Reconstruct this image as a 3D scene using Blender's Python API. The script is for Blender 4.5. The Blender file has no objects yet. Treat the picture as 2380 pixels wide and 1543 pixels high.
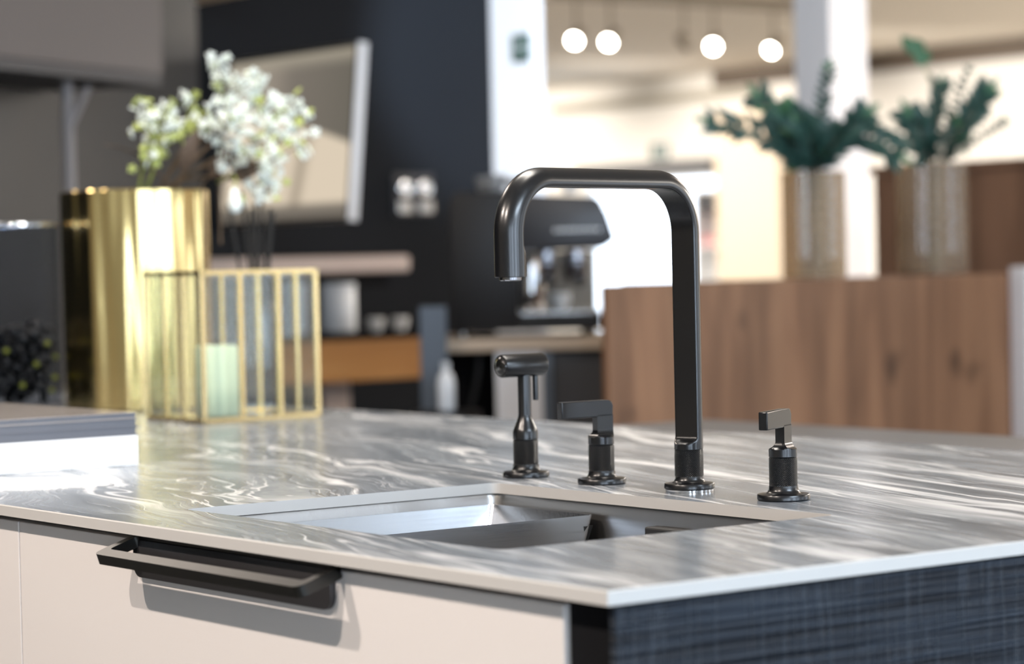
import bpy, bmesh, math, random
from mathutils import Vector, Matrix
random.seed(7)
PI = math.pi
Z0 = 0.91                                   # height of the island worktop
scn = bpy.context.scene
COL = scn.collection

# ------------------------------------------------------------------ camera
CAM = Vector((1.5406, -1.23412, Z0 + 0.25433))
CR = Vector((0.598, 0.8012, -0.0217)); CF = Vector((-0.8018, 0.5969, -0.02695))
yaw, pit, rol, FPX = 2.50133, 0.02695, -0.02173, 5966.93
CF = Vector((math.cos(yaw)*math.cos(pit), math.sin(yaw)*math.cos(pit), -math.sin(pit)))
_r = Vector((math.sin(yaw), -math.cos(yaw), 0)); _u = _r.cross(CF)
CR = _r*math.cos(rol) + _u*math.sin(rol); CU = -_r*math.sin(rol) + _u*math.cos(rol)
cam = bpy.data.cameras.new('camera'); camo = bpy.data.objects.new('camera', cam); COL.objects.link(camo)
camo.matrix_world = Matrix(((CR.x, CU.x, -CF.x, CAM.x), (CR.y, CU.y, -CF.y, CAM.y), (CR.z, CU.z, -CF.z, CAM.z), (0, 0, 0, 1)))
cam.sensor_width = 36; cam.sensor_fit = 'HORIZONTAL'; cam.lens = FPX/2380*36
cam.clip_start = 0.05; cam.clip_end = 200
cam.dof.use_dof = True; cam.dof.focus_distance = 2.70; cam.dof.aperture_fstop = 4.2
scn.camera = camo

# ------------------------------------------------------------------ world, exposure
w = bpy.data.worlds.new('daylight'); scn.world = w; w.use_nodes = True
bg = w.node_tree.nodes['Background']; bg.inputs[0].default_value = (0.80, 0.90, 1.0, 1); bg.inputs[1].default_value = 5.0
vs = scn.view_settings
scn.display_settings.display_device = 'sRGB'
vs.view_transform = 'Standard'; vs.look = 'None'; vs.exposure = 0.0; vs.gamma = 1.0; vs.use_curve_mapping = False
scn.cycles.max_bounces = 10; scn.cycles.diffuse_bounces = 5; scn.cycles.glossy_bounces = 5
scn.cycles.transmission_bounces = 10; scn.cycles.transparent_max_bounces = 12
scn.cycles.sample_clamp_indirect = 6.0; scn.cycles.caustics_refractive = False; scn.cycles.caustics_reflective = False
scn.cycles.use_denoising = True

WARM = (1.0, 0.87, 0.77); NEUT = (1.0, 0.93, 0.85); COOL = (0.70, 0.84, 1.0)
def area(name, loc, aim, sx, sy, power, color):
    l = bpy.data.lights.new(name, 'AREA'); l.shape = 'RECTANGLE'; l.size = sx; l.size_y = sy; l.energy = power; l.color = color
    o = bpy.data.objects.new(name, l); COL.objects.link(o); o.location = loc
    o.rotation_euler = (Vector(aim) - Vector(loc)).to_track_quat('-Z', 'Y').to_euler(); return o
def spot(name, loc, aim, power, color, size, blend, rad):
    l = bpy.data.lights.new(name, 'SPOT'); l.energy = power; l.color = color; l.spot_size = size; l.spot_blend = blend; l.shadow_soft_size = rad
    o = bpy.data.objects.new(name, l); COL.objects.link(o); o.location = loc
    o.rotation_euler = (Vector(aim) - Vector(loc)).to_track_quat('-Z', 'Y').to_euler(); return o
# daylight through the shop windows on the right of the room, and the far window
area('daylight', (5.95, .1, 1.55), (-2, .6, 1.5), 9.4, 2.4, 750, COOL)
area('ceiling_fill', (2.6, 0.9, 2.78), (-0.2, 0.9, 0.8), 1.6, 0.5, 120, COOL)  # added unseen lamp, takes over part of the window light
# ceiling spots over the island (their housings are built further down)
FRONT_SPOTS = [(-1.25, -1.75, 2.66, 165), (0.05, -1.75, 2.66, 165)]
for i, (x, y, z, p) in enumerate(FRONT_SPOTS):
    aim_ = Vector((-0.75, 0.0, 0.70)); spot('island_spot', Vector((x, y, z)) + (aim_ - Vector((x, y, z))).normalized()*.10, aim_, p, WARM, 1.0, 0.6, 0.03)
spot('pool_fill', (-1.62, -0.35, 2.56), (-1.30, 0.145, 0.91), 1000, (1, .84, .66), 0.115, 0.25, 0.02)  # added spot without housing; its pool stands in for a bright reflection
# the big room behind: added unseen ceiling lamps to brighten it
for (x, y) in ((-9.5, 3.0), (-14.0, 5.0), (-18.5, 7.0), (-5.0, 11.0), (-7.2, 13.2), (-2.0, 9.0)):
    area('ceiling_fill', (x, y, 2.80), (x, y, 0), 1.2, 0.6, 330, NEUT)
area('ceiling_fill', (-3.2, 5.6, 2.80), (-3.2, 5.6, 0), 1.2, 0.6, 60, WARM)
area('ceiling_fill', (-3.6, 0.6, 2.80), (-3.4, 1.0, 0.8), 1.2, 0.4, 40, WARM)
spot('lantern_spot', (-1.2, -.2, 2.75), (-2.3, 1.0, 1.05), 110, WARM, .55, .6, .03)
for k in range(5): spot('wall_fill', (-18.5 + 3.0*k, 11.0, 2.60), (-18.5 + 3.0*k, 14.2, 1.5), 620 if k < 2 else 560, NEUT, 1.25, .8, .06)  # added spots without housings, brightening the back wall
area('ceiling_fill', (-1.2, 0.9, 2.80), (-1.2, 0.8, 0.8), 1.6, 0.5, 45, NEUT)  # added fill above the worktop, no housing built
spot('front_wall_fill', (-2.0, -3.2, 2.7), (-2.0, -5, 1.4), 120, WARM, 1.6, .7, .05)  # added unseen spot, brightens the front wall mirrored in the gold vase
area('ceiling_fill', (1.5, 8.0, 2.80), (1.5, 8.0, 0.8), 1.6, 0.8, 200, NEUT)  # added fill for the wall that the lantern panes reflect
spot('column_fill', (-3.3, 2.6, 2.75), (-6.25, 4.57, 1.8), 900, COOL, 0.40, 0.6, 0.05)  # these two are added spots without housings, brightening the white columns
spot('column_fill', (-4.6, 2.6, 2.75), (-5.1, 5.05, 1.7), 45, COOL, 0.5, 0.6, 0.05)

# ------------------------------------------------------------------ materials
def mat(name, col=(.5, .5, .5), rough=.5, metal=0.0, spec=.5, **k):
    m = bpy.data.materials.new(name); m.use_nodes = True
    b = m.node_tree.nodes['Principled BSDF']
    b.inputs['Base Color'].default_value = (*col, 1); b.inputs['Roughness'].default_value = rough
    b.inputs['Metallic'].default_value = metal; b.inputs['Specular IOR Level'].default_value = spec
    if 'emit' in k:
        b.inputs['Emission Color'].default_value = (*k['emit'], 1); b.inputs['Emission Strength'].default_value = k.get('es', 1)
    if 'trans' in k: b.inputs['Transmission Weight'].default_value = k['trans']
    if 'ior' in k: b.inputs['IOR'].default_value = k['ior']
    if 'coat' in k: b.inputs['Coat Weight'].default_value = k['coat']; b.inputs['Coat Roughness'].default_value = .05
    if 'aniso' in k: b.inputs['Anisotropic'].default_value = k['aniso']
    return m
def nt(m):
    t = m.node_tree; return t, t.nodes, t.links, t.nodes['Principled BSDF']
def ramp(N, stops):
    r = N.new('ShaderNodeValToRGB'); e = r.color_ramp.elements
    while len(e) > 1: e.remove(e[-1])
    e[0].position = stops[0][0]; e[0].color = (*stops[0][1], 1)
    for p, c in stops[1:]:
        q = e.new(p); q.color = (*c, 1)
    return r
def mapping(N, L, src, sc=(1, 1, 1), rot=(0, 0, 0), loc=(0, 0, 0)):
    mp = N.new('ShaderNodeMapping'); mp.inputs['Scale'].default_value = sc; mp.inputs['Rotation'].default_value = rot; mp.inputs['Location'].default_value = loc
    L.new(src, mp.inputs['Vector']); return mp.outputs['Vector']
def noise(N, L, vec, scale, detail=4, rough=.5, dist=0.0):
    n = N.new('ShaderNodeTexNoise'); n.inputs['Scale'].default_value = scale; n.inputs['Detail'].default_value = detail
    n.inputs['Roughness'].default_value = rough; n.inputs['Distortion'].default_value = dist
    L.new(vec, n.inputs['Vector']); return n
def math_(N, L, op, a, b=None, clamp=False):
    n = N.new('ShaderNodeMath'); n.operation = op; n.use_clamp = clamp
    for i, v in enumerate((a, b)):
        if v is None: continue
        if isinstance(v, (int, float)): n.inputs[i].default_value = v
        else: L.new(v, n.inputs[i])
    return n.outputs[0]
def mixc(N, L, fac, a, b, mode='MIX'):
    n = N.new('ShaderNodeMix'); n.data_type = 'RGBA'; n.blend_type = mode
    for i, v in ((0, fac), (6, a), (7, b)):
        if isinstance(v, (int, float)): n.inputs[i].default_value = v
        elif isinstance(v, tuple): n.inputs[i].default_value = (*v, 1)
        else: L.new(v, n.inputs[i])
    return n.outputs[2]
def coords(N, which='Object'): return N.new('ShaderNodeTexCoord').outputs[which]
def bump(N, L, B, h, strength, dist):
    b = N.new('ShaderNodeBump'); b.inputs['Strength'].default_value = strength; b.inputs['Distance'].default_value = dist
    L.new(h, b.inputs['Height']); L.new(b.outputs[0], B.inputs['Normal'])

def marble():
    m = mat('grey_marble', rough=.24, spec=.2); t, N, L, B = nt(m)
    o0 = coords(N)
    # swirl grows towards the left of the slab, in the front half
    sep = N.new('ShaderNodeSeparateXYZ'); L.new(o0, sep.inputs[0])
    dd = math_(N, L, 'ADD', sep.outputs[0], math_(N, L, 'MULTIPLY', sep.outputs[1], .9))
    amt = N.new('ShaderNodeMapRange'); amt.inputs[1].default_value = -.30; amt.inputs[2].default_value = -1.15
    amt.inputs[3].default_value = .045; amt.inputs[4].default_value = .34; L.new(dd, amt.inputs[0])
    o = mapping(N, L, o0, rot=(0, 0, math.radians(15.5)))          # the veins run 15.5 degrees off the front edge
    wn = noise(N, L, mapping(N, L, o, (1.1, 2.2, 1), loc=(4, 2, 0)), 2.6, 2.5, .5, .7)
    sub = N.new('ShaderNodeVectorMath'); sub.operation = 'SUBTRACT'; L.new(wn.outputs['Color'], sub.inputs[0]); sub.inputs[1].default_value = (.5, .5, .5)
    scl = N.new('ShaderNodeVectorMath'); scl.operation = 'SCALE'; L.new(sub.outputs[0], scl.inputs[0]); L.new(amt.outputs[0], scl.inputs['Scale'])
    add = N.new('ShaderNodeVectorMath'); add.operation = 'ADD'; L.new(o, add.inputs[0]); L.new(scl.outputs[0], add.inputs[1]); w_ = add.outputs[0]
    n1 = noise(N, L, mapping(N, L, w_, (1.0, 11, 1)), 1.6, 9, .68, .3)
    base = ramp(N, [(.30, (.075, .087, .102)), (.43, (.124, .140, .160)), (.52, (.172, .190, .212)), (.60, (.24, .26, .282)), (.70, (.42, .44, .455)), (.8, (.60, .61, .62))])
    L.new(n1.outputs[0], base.inputs[0]); c = base.outputs[0]
    def veins(sc, loc, scale, det, wid, soft, top, msc, mlo, mhi, col):
        nonlocal c
        n2 = noise(N, L, mapping(N, L, w_, sc, loc=loc), scale, det, .5, .5)
        r = math_(N, L, 'ABSOLUTE', math_(N, L, 'SUBTRACT', n2.outputs[0], .5))
        v = ramp(N, [(0.0, (top,)*3), (wid, (top*.85,)*3), (wid + soft, (0, 0, 0))]); L.new(r, v.inputs[0])
        n3 = noise(N, L, mapping(N, L, w_, msc, loc=loc), 1.0, 2); k = ramp(N, [(mlo, (0, 0, 0)), (mhi, (1, 1, 1))]); L.new(n3.outputs[0], k.inputs[0])
        c = mixc(N, L, math_(N, L, 'MULTIPLY', v.outputs[0], k.outputs[0]), c, col)
    veins((.55, 5.5, 1), (3, 1, 0), 1.3, 3, .012, .030, .85, (1.2, 6, 1), .40, .60, (.76, .76, .76))     # broad white bands
    veins((.8, 13, 1), (1, 7, 0), 1.5, 4, .006, .016, .8, (1.5, 7, 1), .45, .6, (.72, .72, .72))         # medium veins
    veins((1.0, 26, 1), (6, 3, 0), 1.7, 5, .004, .012, .65, (2, 8, 1), .45, .6, (.66, .66, .67))         # hairlines
    veins((.9, 20, 1), (2, 9, 0), 1.6, 5, .004, .016, .7, (2, 7, 1), .48, .62, (.05, .055, .062))        # dark threads
    L.new(c, B.inputs['Base Color']); return m
def wood(name, c1, c2, c3, axis='z', rough=.45, scale=1.0, knots=True):
    m = mat(name, rough=rough, spec=.35); t, N, L, B = nt(m); o = coords(N)
    s = {'z': (9, 9, .9), 'x': (.9, 9, 9), 'y': (9, .9, 9)}[axis]
    s = tuple(a*scale for a in s)
    n = noise(N, L, mapping(N, L, o, s), 1.0, 5, .6, .8)
    r = ramp(N, [(.3, c1), (.5, c2), (.7, c3)]); L.new(n.outputs[0], r.inputs[0]); c = r.outputs[0]
    s2 = {'z': (5.5, 5.5, .05), 'x': (.05, 5.5, 5.5), 'y': (5.5, .05, 5.5)}[axis]
    n2 = noise(N, L, mapping(N, L, o, s2, loc=(2, 3, 1)), 1.0, 1, .5)
    c = mixc(N, L, .55, c, n2.outputs[0], 'OVERLAY')
    if knots:
        kn = noise(N, L, mapping(N, L, o, (6, 6, 3.2), loc=(.4, .9, .3)), 1.35, 1, .4)
        kr = ramp(N, [(.66, (0, 0, 0)), (.74, (.75, .75, .75))]); L.new(kn.outputs[0], kr.inputs[0])
        c = mixc(N, L, kr.outputs[0], c, tuple(x*.28 for x in c1))
    L.new(c, B.inputs['Base Color']); return m
def knurl(name, nu, nv):
    m = mat(name, (.006, .0064, .0075), .30, .0, .6); t, N, L, B = nt(m); uv = coords(N, 'UV')
    sep = N.new('ShaderNodeSeparateXYZ'); L.new(uv, sep.inputs[0])
    a = math_(N, L, 'MULTIPLY', sep.outputs[0], nu*2*PI); b = math_(N, L, 'MULTIPLY', sep.outputs[1], nv*2*PI)
    s1 = math_(N, L, 'ABSOLUTE', math_(N, L, 'SINE', math_(N, L, 'MULTIPLY', math_(N, L, 'ADD', a, b), .5)))
    s2 = math_(N, L, 'ABSOLUTE', math_(N, L, 'SINE', math_(N, L, 'MULTIPLY', math_(N, L, 'SUBTRACT', a, b), .5)))
    bump(N, L, B, math_(N, L, 'MINIMUM', s1, s2), 1.0, .0011); return m
def rough_sawn():
    m = mat('rough_sawn_dark_oak', (.02, .03, .045), .5, 0, .25); t, N, L, B = nt(m); o = coords(N)
    n1 = noise(N, L, mapping(N, L, o, (1, 2.2, 60)), 1.6, 3, .6, .3)
    wv = noise(N, L, mapping(N, L, o, (1, 1.0, 150), loc=(0, 2, 0)), 1.0, 2, .5, .1)
    cr = noise(N, L, mapping(N, L, o, (1, 120, 6), loc=(0, 5, 2)), 1.0, 2, .5, .2)
    st = ramp(N, [(.53, (0, 0, 0)), (.6, (1, 1, 1))]); L.new(cr.outputs[0], st.inputs[0])
    h = math_(N, L, 'ADD', math_(N, L, 'MULTIPLY', n1.outputs[0], .8), math_(N, L, 'MULTIPLY', wv.outputs[0], .9))
    h = math_(N, L, 'ADD', h, math_(N, L, 'MULTIPLY', st.outputs[0], .22))
    bump(N, L, B, h, 1.0, .007)
    cc = ramp(N, [(.35, (.004, .006, .010)), (.65, (.016, .023, .034))]); L.new(n1.outputs[0], cc.inputs[0])
    c = mixc(N, L, math_(N, L, 'MULTIPLY', st.outputs[0], .25), cc.outputs[0], (.05, .06, .075))
    L.new(c, B.inputs['Base Color']); return m
def brushed(name, col, rough, axis, strength=.25):
    m = mat(name, col, rough, 1.0); t, N, L, B = nt(m); o = coords(N)
    s = {'x': (2, 260, 260), 'y': (260, 2, 260), 'z': (260, 260, 2)}[axis]
    n = noise(N, L, mapping(N, L, o, s), 1.0, 3)
    bump(N, L, B, n.outputs[0], strength, .0006); return m
def gold_sheet():
    m = mat('polished_gold', (.78, .60, .27), .19, 1.0); t, N, L, B = nt(m); o = coords(N)
    n = noise(N, L, mapping(N, L, o, (9, 9, 1.4)), 1.0, 3, .5, .4)
    bump(N, L, B, n.outputs[0], .25, .012); return m
def glass(name, col=(1, 1, 1), rough=0.0, ior=1.45): return mat(name, col, rough, 0, .5, trans=1.0, ior=ior)
def thin_glass(name, tint=(.95, .98, .97), refl=.10, fk=.8, body=None):
    m = bpy.data.materials.new(name); m.use_nodes = True; t = m.node_tree; N, L = t.nodes, t.links
    N.remove(N['Principled BSDF']); out = N['Material Output']
    tr = N.new('ShaderNodeBsdfTransparent'); tr.inputs[0].default_value = (*tint, 1)
    gl = N.new('ShaderNodeBsdfGlossy'); gl.inputs['Roughness'].default_value = .03
    fr = N.new('ShaderNodeLayerWeight'); fr.inputs[0].default_value = .5
    f = math_(N, L, 'ADD', math_(N, L, 'MULTIPLY', math_(N, L, 'POWER', fr.outputs['Facing'], 4.0), fk), refl, True)
    mx = N.new('ShaderNodeMixShader'); L.new(f, mx.inputs[0]); 
    src = tr.outputs[0]
    if body:
        df_ = N.new('ShaderNodeBsdfDiffuse'); df_.inputs[0].default_value = (*body[0], 1); m2 = N.new('ShaderNodeMixShader'); m2.inputs[0].default_value = body[1]
        L.new(src, m2.inputs[1]); L.new(df_.outputs[0], m2.inputs[2]); src = m2.outputs[0]
    L.new(src, mx.inputs[1]); L.new(gl.outputs[0], mx.inputs[2])
    L.new(mx.outputs[0], out.inputs[0]); return m
def emis(name, col, s):
    m = bpy.data.materials.new(name); m.use_nodes = True; N = m.node_tree.nodes; N.remove(N['Principled BSDF'])
    e = N.new('ShaderNodeEmission'); e.inputs[0].default_value = (*col, 1); e.inputs[1].default_value = s
    m.node_tree.links.new(e.outputs[0], N['Material Output'].inputs[0]); return m
def plaster(name, col, rough=.85):
    m = mat(name, col, rough, 0, .25); t, N, L, B = nt(m); o = coords(N)
    n = noise(N, L, o, 3.0, 4); c = mixc(N, L, .06, col, n.outputs[0], 'OVERLAY'); L.new(c, B.inputs['Base Color'])
    bump(N, L, B, noise(N, L, o, 60, 3).outputs[0], .08, .002); return m
def screen_reflection():  # blurred room reflection painted as emitted colour; the screen glows by itself
    m = bpy.data.materials.new('screen_reflection'); m.use_nodes = True; t = m.node_tree; N, L = t.nodes, t.links
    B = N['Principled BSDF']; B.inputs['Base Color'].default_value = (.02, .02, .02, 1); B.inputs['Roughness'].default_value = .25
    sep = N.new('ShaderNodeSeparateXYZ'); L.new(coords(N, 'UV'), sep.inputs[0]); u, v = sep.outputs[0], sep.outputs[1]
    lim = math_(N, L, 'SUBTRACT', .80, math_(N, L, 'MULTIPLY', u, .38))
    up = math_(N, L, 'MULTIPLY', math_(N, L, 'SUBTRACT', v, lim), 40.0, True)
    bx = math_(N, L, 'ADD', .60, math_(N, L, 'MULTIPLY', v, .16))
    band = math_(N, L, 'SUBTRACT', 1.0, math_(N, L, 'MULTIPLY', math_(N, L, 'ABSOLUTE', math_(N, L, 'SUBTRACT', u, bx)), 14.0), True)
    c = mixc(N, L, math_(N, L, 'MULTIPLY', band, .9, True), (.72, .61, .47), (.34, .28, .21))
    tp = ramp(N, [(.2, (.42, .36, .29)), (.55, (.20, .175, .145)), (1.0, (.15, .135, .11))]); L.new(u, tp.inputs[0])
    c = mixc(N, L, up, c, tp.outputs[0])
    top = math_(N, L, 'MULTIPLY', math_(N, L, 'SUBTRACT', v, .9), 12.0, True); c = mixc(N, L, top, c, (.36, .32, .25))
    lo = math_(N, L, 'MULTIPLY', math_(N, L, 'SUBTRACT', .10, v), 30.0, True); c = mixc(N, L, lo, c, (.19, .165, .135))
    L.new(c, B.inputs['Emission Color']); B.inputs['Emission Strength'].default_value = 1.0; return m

M = {}
M['marble'] = marble()
M['edge'] = mat('slab_edge', (.50, .485, .465), .45)
M['white_front'] = mat('white_lacquer', (.70, .66, .635), .38, 0, .4)
M['black'] = mat('black_recess', (.006, .006, .007), .8, 0, .1)
M['sawn'] = rough_sawn()
M['handle'] = brushed('dark_nickel', (.065, .065, .062), .34, 'x', .10)
M['handle_plate'] = mat('dark_plate', (.055, .053, .056), .42, .6)
M['tap'] = mat('matt_black_metal', (.004, .0043, .0054), .27, .0, .6)
M['tap_k30'] = knurl('knurled_black', 40, 14)
M['gloss_black'] = mat('gloss_black', (.008, .008, .008), .05, 0, .6)
M['chrome'] = mat('chrome', (.85, .86, .88), .08, 1)
M['steel'] = brushed('brushed_steel', (.62, .65, .70), .24, 'y', .2)
M['steel_dark'] = brushed('steel_bowl', (.44, .42, .40), .30, 'x', .2)
M['rubber'] = mat('black_rubber', (.01, .01, .01), .6)
M['paper'] = mat('white_paper', (.9, .9, .9), .7)
M['grey_cover'] = mat('grey_cover', (.115, .12, .14), .55)
M['glossy_cover'] = mat('glossy_cover', (.30, .27, .25), .16, 0, .6)
M['gold'] = gold_sheet()
M['gold_bar'] = mat('gold_bar', (.88, .67, .33), .22, 1)
M['pane'] = thin_glass('lantern_glass', (.97, .985, .98), .09, .8)
M['jar_glass'] = thin_glass('jar_glass', (.80, .82, .85), .0, .45)
M['pebble'] = mat('black_filling', (.008, .008, .008), .35)
M['moss'] = mat('yellow_green', (.30, .30, .04), .7)
M['wax'] = mat('green_wax', (.80, .93, .66), .5, 0, .4)
M['reed'] = mat('black_reed', (.012, .012, .012), .7)
M['smoke_glass'] = thin_glass('smoked_glass', (.25, .25, .26), .08)
M['stem'] = mat('brown_stem', (.10, .065, .035), .7)
M['green_stem'] = mat('green_stem', (.24, .28, .05), .6)
M['petal'] = mat('white_petal', (.80, .86, .82), .6)
M['petal_green'] = mat('green_bud', (.46, .52, .16), .6)
M['brown_leaf'] = mat('brown_leaf', (.10, .07, .05), .5)
M['eucalyptus'] = mat('eucalyptus_leaf', (.030, .085, .070), .5)
M['grey_china'] = mat('grey_china', (.30, .31, .32), .4)
M['group_steel'] = mat('group_steel', (.30, .30, .32), .22, 1)
M['eucalyptus_light'] = mat('young_eucalyptus_leaf', (.06, .17, .08), .5)
M['oak'] = wood('warm_oak', (.135, .066, .035), (.225, .115, .062), (.31, .165, .09))
M['oak_dark'] = wood('brown_oak', (.21, .12, .073), (.31, .175, .11), (.39, .22, .136), knots=False)
M['oak_drawer'] = wood('golden_oak', (.33, .15, .045), (.42, .20, .062), (.5, .26, .09), 'y', .5, 1, False)
M['oak_pale'] = wood('pale_oak', (.42, .33, .25), (.52, .42, .32), (.6, .5, .4), 'x', .5, 1, False)
M['shelf'] = mat('pale_pink_shelf', (.62, .50, .44), .5)
M['grey_top'] = mat('dark_grey_top', (.14, .14, .145), .4)
M['grey_body'] = mat('dark_grey_body', (.05, .05, .055), .6)
M['wall_black'] = plaster('blue_black_wall', (.005, .0068, .010), .75)
M['cream'] = plaster('cream_plaster', (.80, .77, .715))
M['ceil'] = plaster('cream_ceiling', (.74, .68, .59))
M['white_paint'] = plaster('white_paint', (.84, .85, .88), .6)
M['floor'] = wood('grey_floor', (.16, .15, .14), (.2, .19, .18), (.24, .23, .21), 'y', .4, .5, False)
M['brown_trim'] = mat('brown_trim', (.10, .075, .055), .6)
M['taupe_trim'] = mat('taupe_rail', (.36, .33, .27), .6)
M['beige'] = mat('beige_panel', (.72, .60, .46), .6)
M['hood_grey'] = mat('warm_grey_hood', (.10, .088, .088), .5, 0, .3)
M['panel_grey'] = mat('grey_tall_panel', (.040, .040, .041), .42, 0, .25)
M['streak_grey'] = mat('grey_pink_streak', (.24, .22, .22), .5)
M['alu'] = mat('white_aluminium', (.90, .93, .97), .4, 0, .5)
M['screen'] = screen_reflection()
M['tv_frame'] = mat('grey_screen_frame', (.16, .145, .125), .4)
M['mach_black'] = mat('machine_black', (.010, .009, .009), .5, 0, .3)
M['mach_grey'] = mat('machine_grey', (.028, .028, .032), .4)
M['mach_steel'] = mat('machine_steel', (.45, .44, .43), .25, 1)
M['china'] = mat('white_china', (.85, .85, .84), .25)
M['blue_grey'] = mat('blue_grey_paint', (.10, .125, .16), .5)
M['bottle_blue'] = mat('pale_blue_tin', (.34, .40, .52), .4)
M['white_tin'] = mat('white_tin', (.80, .84, .88), .35)
M['exit_green'] = mat('exit_green', (.002, .055, .040), .6, 0, .2)
M['exit_white'] = mat('exit_white', (.8, .85, .84), .5)
M['lamp'] = emis('lamp_face', (1.0, .92, .80), 40)
M['lamp_body'] = mat('taupe_lamp_body', (.26, .22, .17), .6)
M['rib_glass'] = thin_glass('amber_ribbed_glass', (.84, .77, .66), .03, .45, ((.58, .50, .40), .22))
M['pink_box'] = mat('pink_carton', (.55, .25, .25), .7)
M['sky_glass'] = thin_glass('window_glass', (.97, .98, 1.0), .03)
M['wframe'] = mat('white_frame', (.8, .8, .8), .5)
M['head_grey'] = mat('dark_grey_head', (.10, .10, .105), .6)

# ------------------------------------------------------------------ mesh helpers
def at(px, py, d): return CAM + (CF + CR*((px - 1190)/FPX) - CU*((py - 771.5)/FPX))*d
def link(name, bm, m, parent=None, smooth=None, loc=None):
    bmesh.ops.recalc_face_normals(bm, faces=bm.faces)
    me = bpy.data.meshes.new(name); bm.to_mesh(me); bm.free()
    for mm in (m if isinstance(m, (list, tuple)) else [m]): me.materials.append(mm)
    if smooth is not None:
        for p in me.polygons: p.use_smooth = True
        me.set_sharp_from_angle(angle=math.radians(smooth))
    o = bpy.data.objects.new(name, me); COL.objects.link(o)
    if parent: o.parent = parent
    if loc is not None: o.location = loc
    return o
def thing(name, label, cat, loc=(0, 0, 0), rz=0, group=None):
    o = bpy.data.objects.new(name, None); COL.objects.link(o); o.empty_display_size = .05
    o.location = loc; o.rotation_euler = (0, 0, rz); tag(o, label, cat, group); return o
def tag(o, label, cat, group=None):
    o['label'] = label; o['category'] = cat
    if group: o['group'] = group
    return o
def struct(name, bm, m, parent=None, smooth=None):
    o = link(name, bm, m, parent, smooth)
    if not parent: o['kind'] = 'structure'
    return o
def BM(): return bmesh.new()
def box(bm, x0, x1, y0, y1, z0, z1, bev=0.0, seg=2, mi=0):
    b = bmesh.new(); bmesh.ops.create_cube(b, size=1)
    for v in b.verts: v.co = Vector(((x0+x1)/2 + v.co.x*(x1-x0), (y0+y1)/2 + v.co.y*(y1-y0), (z0+z1)/2 + v.co.z*(z1-z0)))
    if bev: bmesh.ops.bevel(b, geom=list(b.edges), offset=bev, segments=seg, affect='EDGES', profile=.5)
    merge(bm, b, mi); return bm
def merge(bm, b, mi=0, mtx=None):
    if mtx is not None: bmesh.ops.transform(b, matrix=mtx, verts=b.verts)
    mp = {v: bm.verts.new(v.co) for v in b.verts}
    uvb = b.loops.layers.uv.active; uva = bm.loops.layers.uv.verify() if uvb else None
    for f in b.faces:
        try: g = bm.faces.new([mp[v] for v in f.verts])
        except ValueError: continue
        g.material_index = mi if mi else f.material_index
        if uvb:
            for la, lb in zip(g.loops, f.loops): la[uva].uv = lb[uvb].uv
    b.free()
def lathe(bm, prof, n=48, c=(0, 0, 0), cap=True, mi=0, uvn=True):
    """prof: list of (radius, height)"""
    uv = bm.loops.layers.uv.verify(); rings = []
    for r, z in prof:
        rings.append([bm.verts.new((c[0] + r*math.cos(2*PI*i/n), c[1] + r*math.sin(2*PI*i/n), c[2] + z)) for i in range(n)])
    L = [0]
    for a, b in zip(prof, prof[1:]): L.append(L[-1] + math.hypot(b[0]-a[0], b[1]-a[1]))
    T = L[-1] or 1
    for k in range(len(rings)-1):
        for i in range(n):
            j = (i+1) % n
            f = bm.faces.new((rings[k][i], rings[k][j], rings[k+1][j], rings[k+1][i])); f.material_index = mi
            us = [(i/n, L[k]/T), ((i+1)/n, L[k]/T), ((i+1)/n, L[k+1]/T), (i/n, L[k+1]/T)]
            for l, q in zip(f.loops, us): l[uv].uv = q
    if cap:
        for r in (rings[0][::-1], rings[-1]):
            if (r[0].co - r[n//2].co).length > 1e-5: f = bm.faces.new(r); f.material_index = mi
    return bm
def loft(bm, rings, cap=True, mi=0):
    R = [[bm.verts.new(p) for p in r] for r in rings]; n = len(R[0])
    for a, b in zip(R, R[1:]):
        for i in range(n):
            j = (i+1) % n; f = bm.faces.new((a[i], a[j], b[j], b[i])); f.material_index = mi
    if cap:
        f = bm.faces.new(R[0][::-1]); f.material_index = mi; f = bm.faces.new(R[-1]); f.material_index = mi
    return bm
def tube(bm, pts, rad, n=10, cap=True, mi=0):
    pts = [Vector(p) for p in pts]; rad = rad if isinstance(rad, (list, tuple)) else [rad]*len(pts); rings = []
    ref = None
    for i, p in enumerate(pts):
        t = (pts[min(i+1, len(pts)-1)] - pts[max(i-1, 0)]).normalized()
        if ref is None: ref = t.orthogonal().normalized()
        ref = (ref - t*ref.dot(t)).normalized(); b = t.cross(ref)
        rings.append([p + (ref*math.cos(2*PI*k/n) + b*math.sin(2*PI*k/n))*rad[i] for k in range(n)])
    return loft(bm, rings, cap, mi)
def prism(bm, poly, z0, z1, bev=0, mi=0, mtx=None):
    b = bmesh.new(); a = [b.verts.new((x, y, z0)) for x, y in poly]; c = [b.verts.new((x, y, z1)) for x, y in poly]
    n = len(poly); b.faces.new(a[::-1]); b.faces.new(c)
    for i in range(n): b.faces.new((a[i], a[(i+1) % n], c[(i+1) % n], c[i]))
    if bev: bmesh.ops.bevel(b, geom=list(b.edges), offset=bev, segments=2, affect='EDGES', profile=.5)
    merge(bm, b, mi, mtx); return bm
def rrect(x0, x1, y0, y1, r, n=6):
    out = []
    for cx, cy, a in ((x1-r, y1-r, 0), (x0+r, y1-r, 90), (x0+r, y0+r, 180), (x1-r, y0+r, 270)):
        for k in range(n+1):
            q = math.radians(a + 90*k/n); out.append((cx + r*math.cos(q), cy + r*math.sin(q)))
    return out
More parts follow.
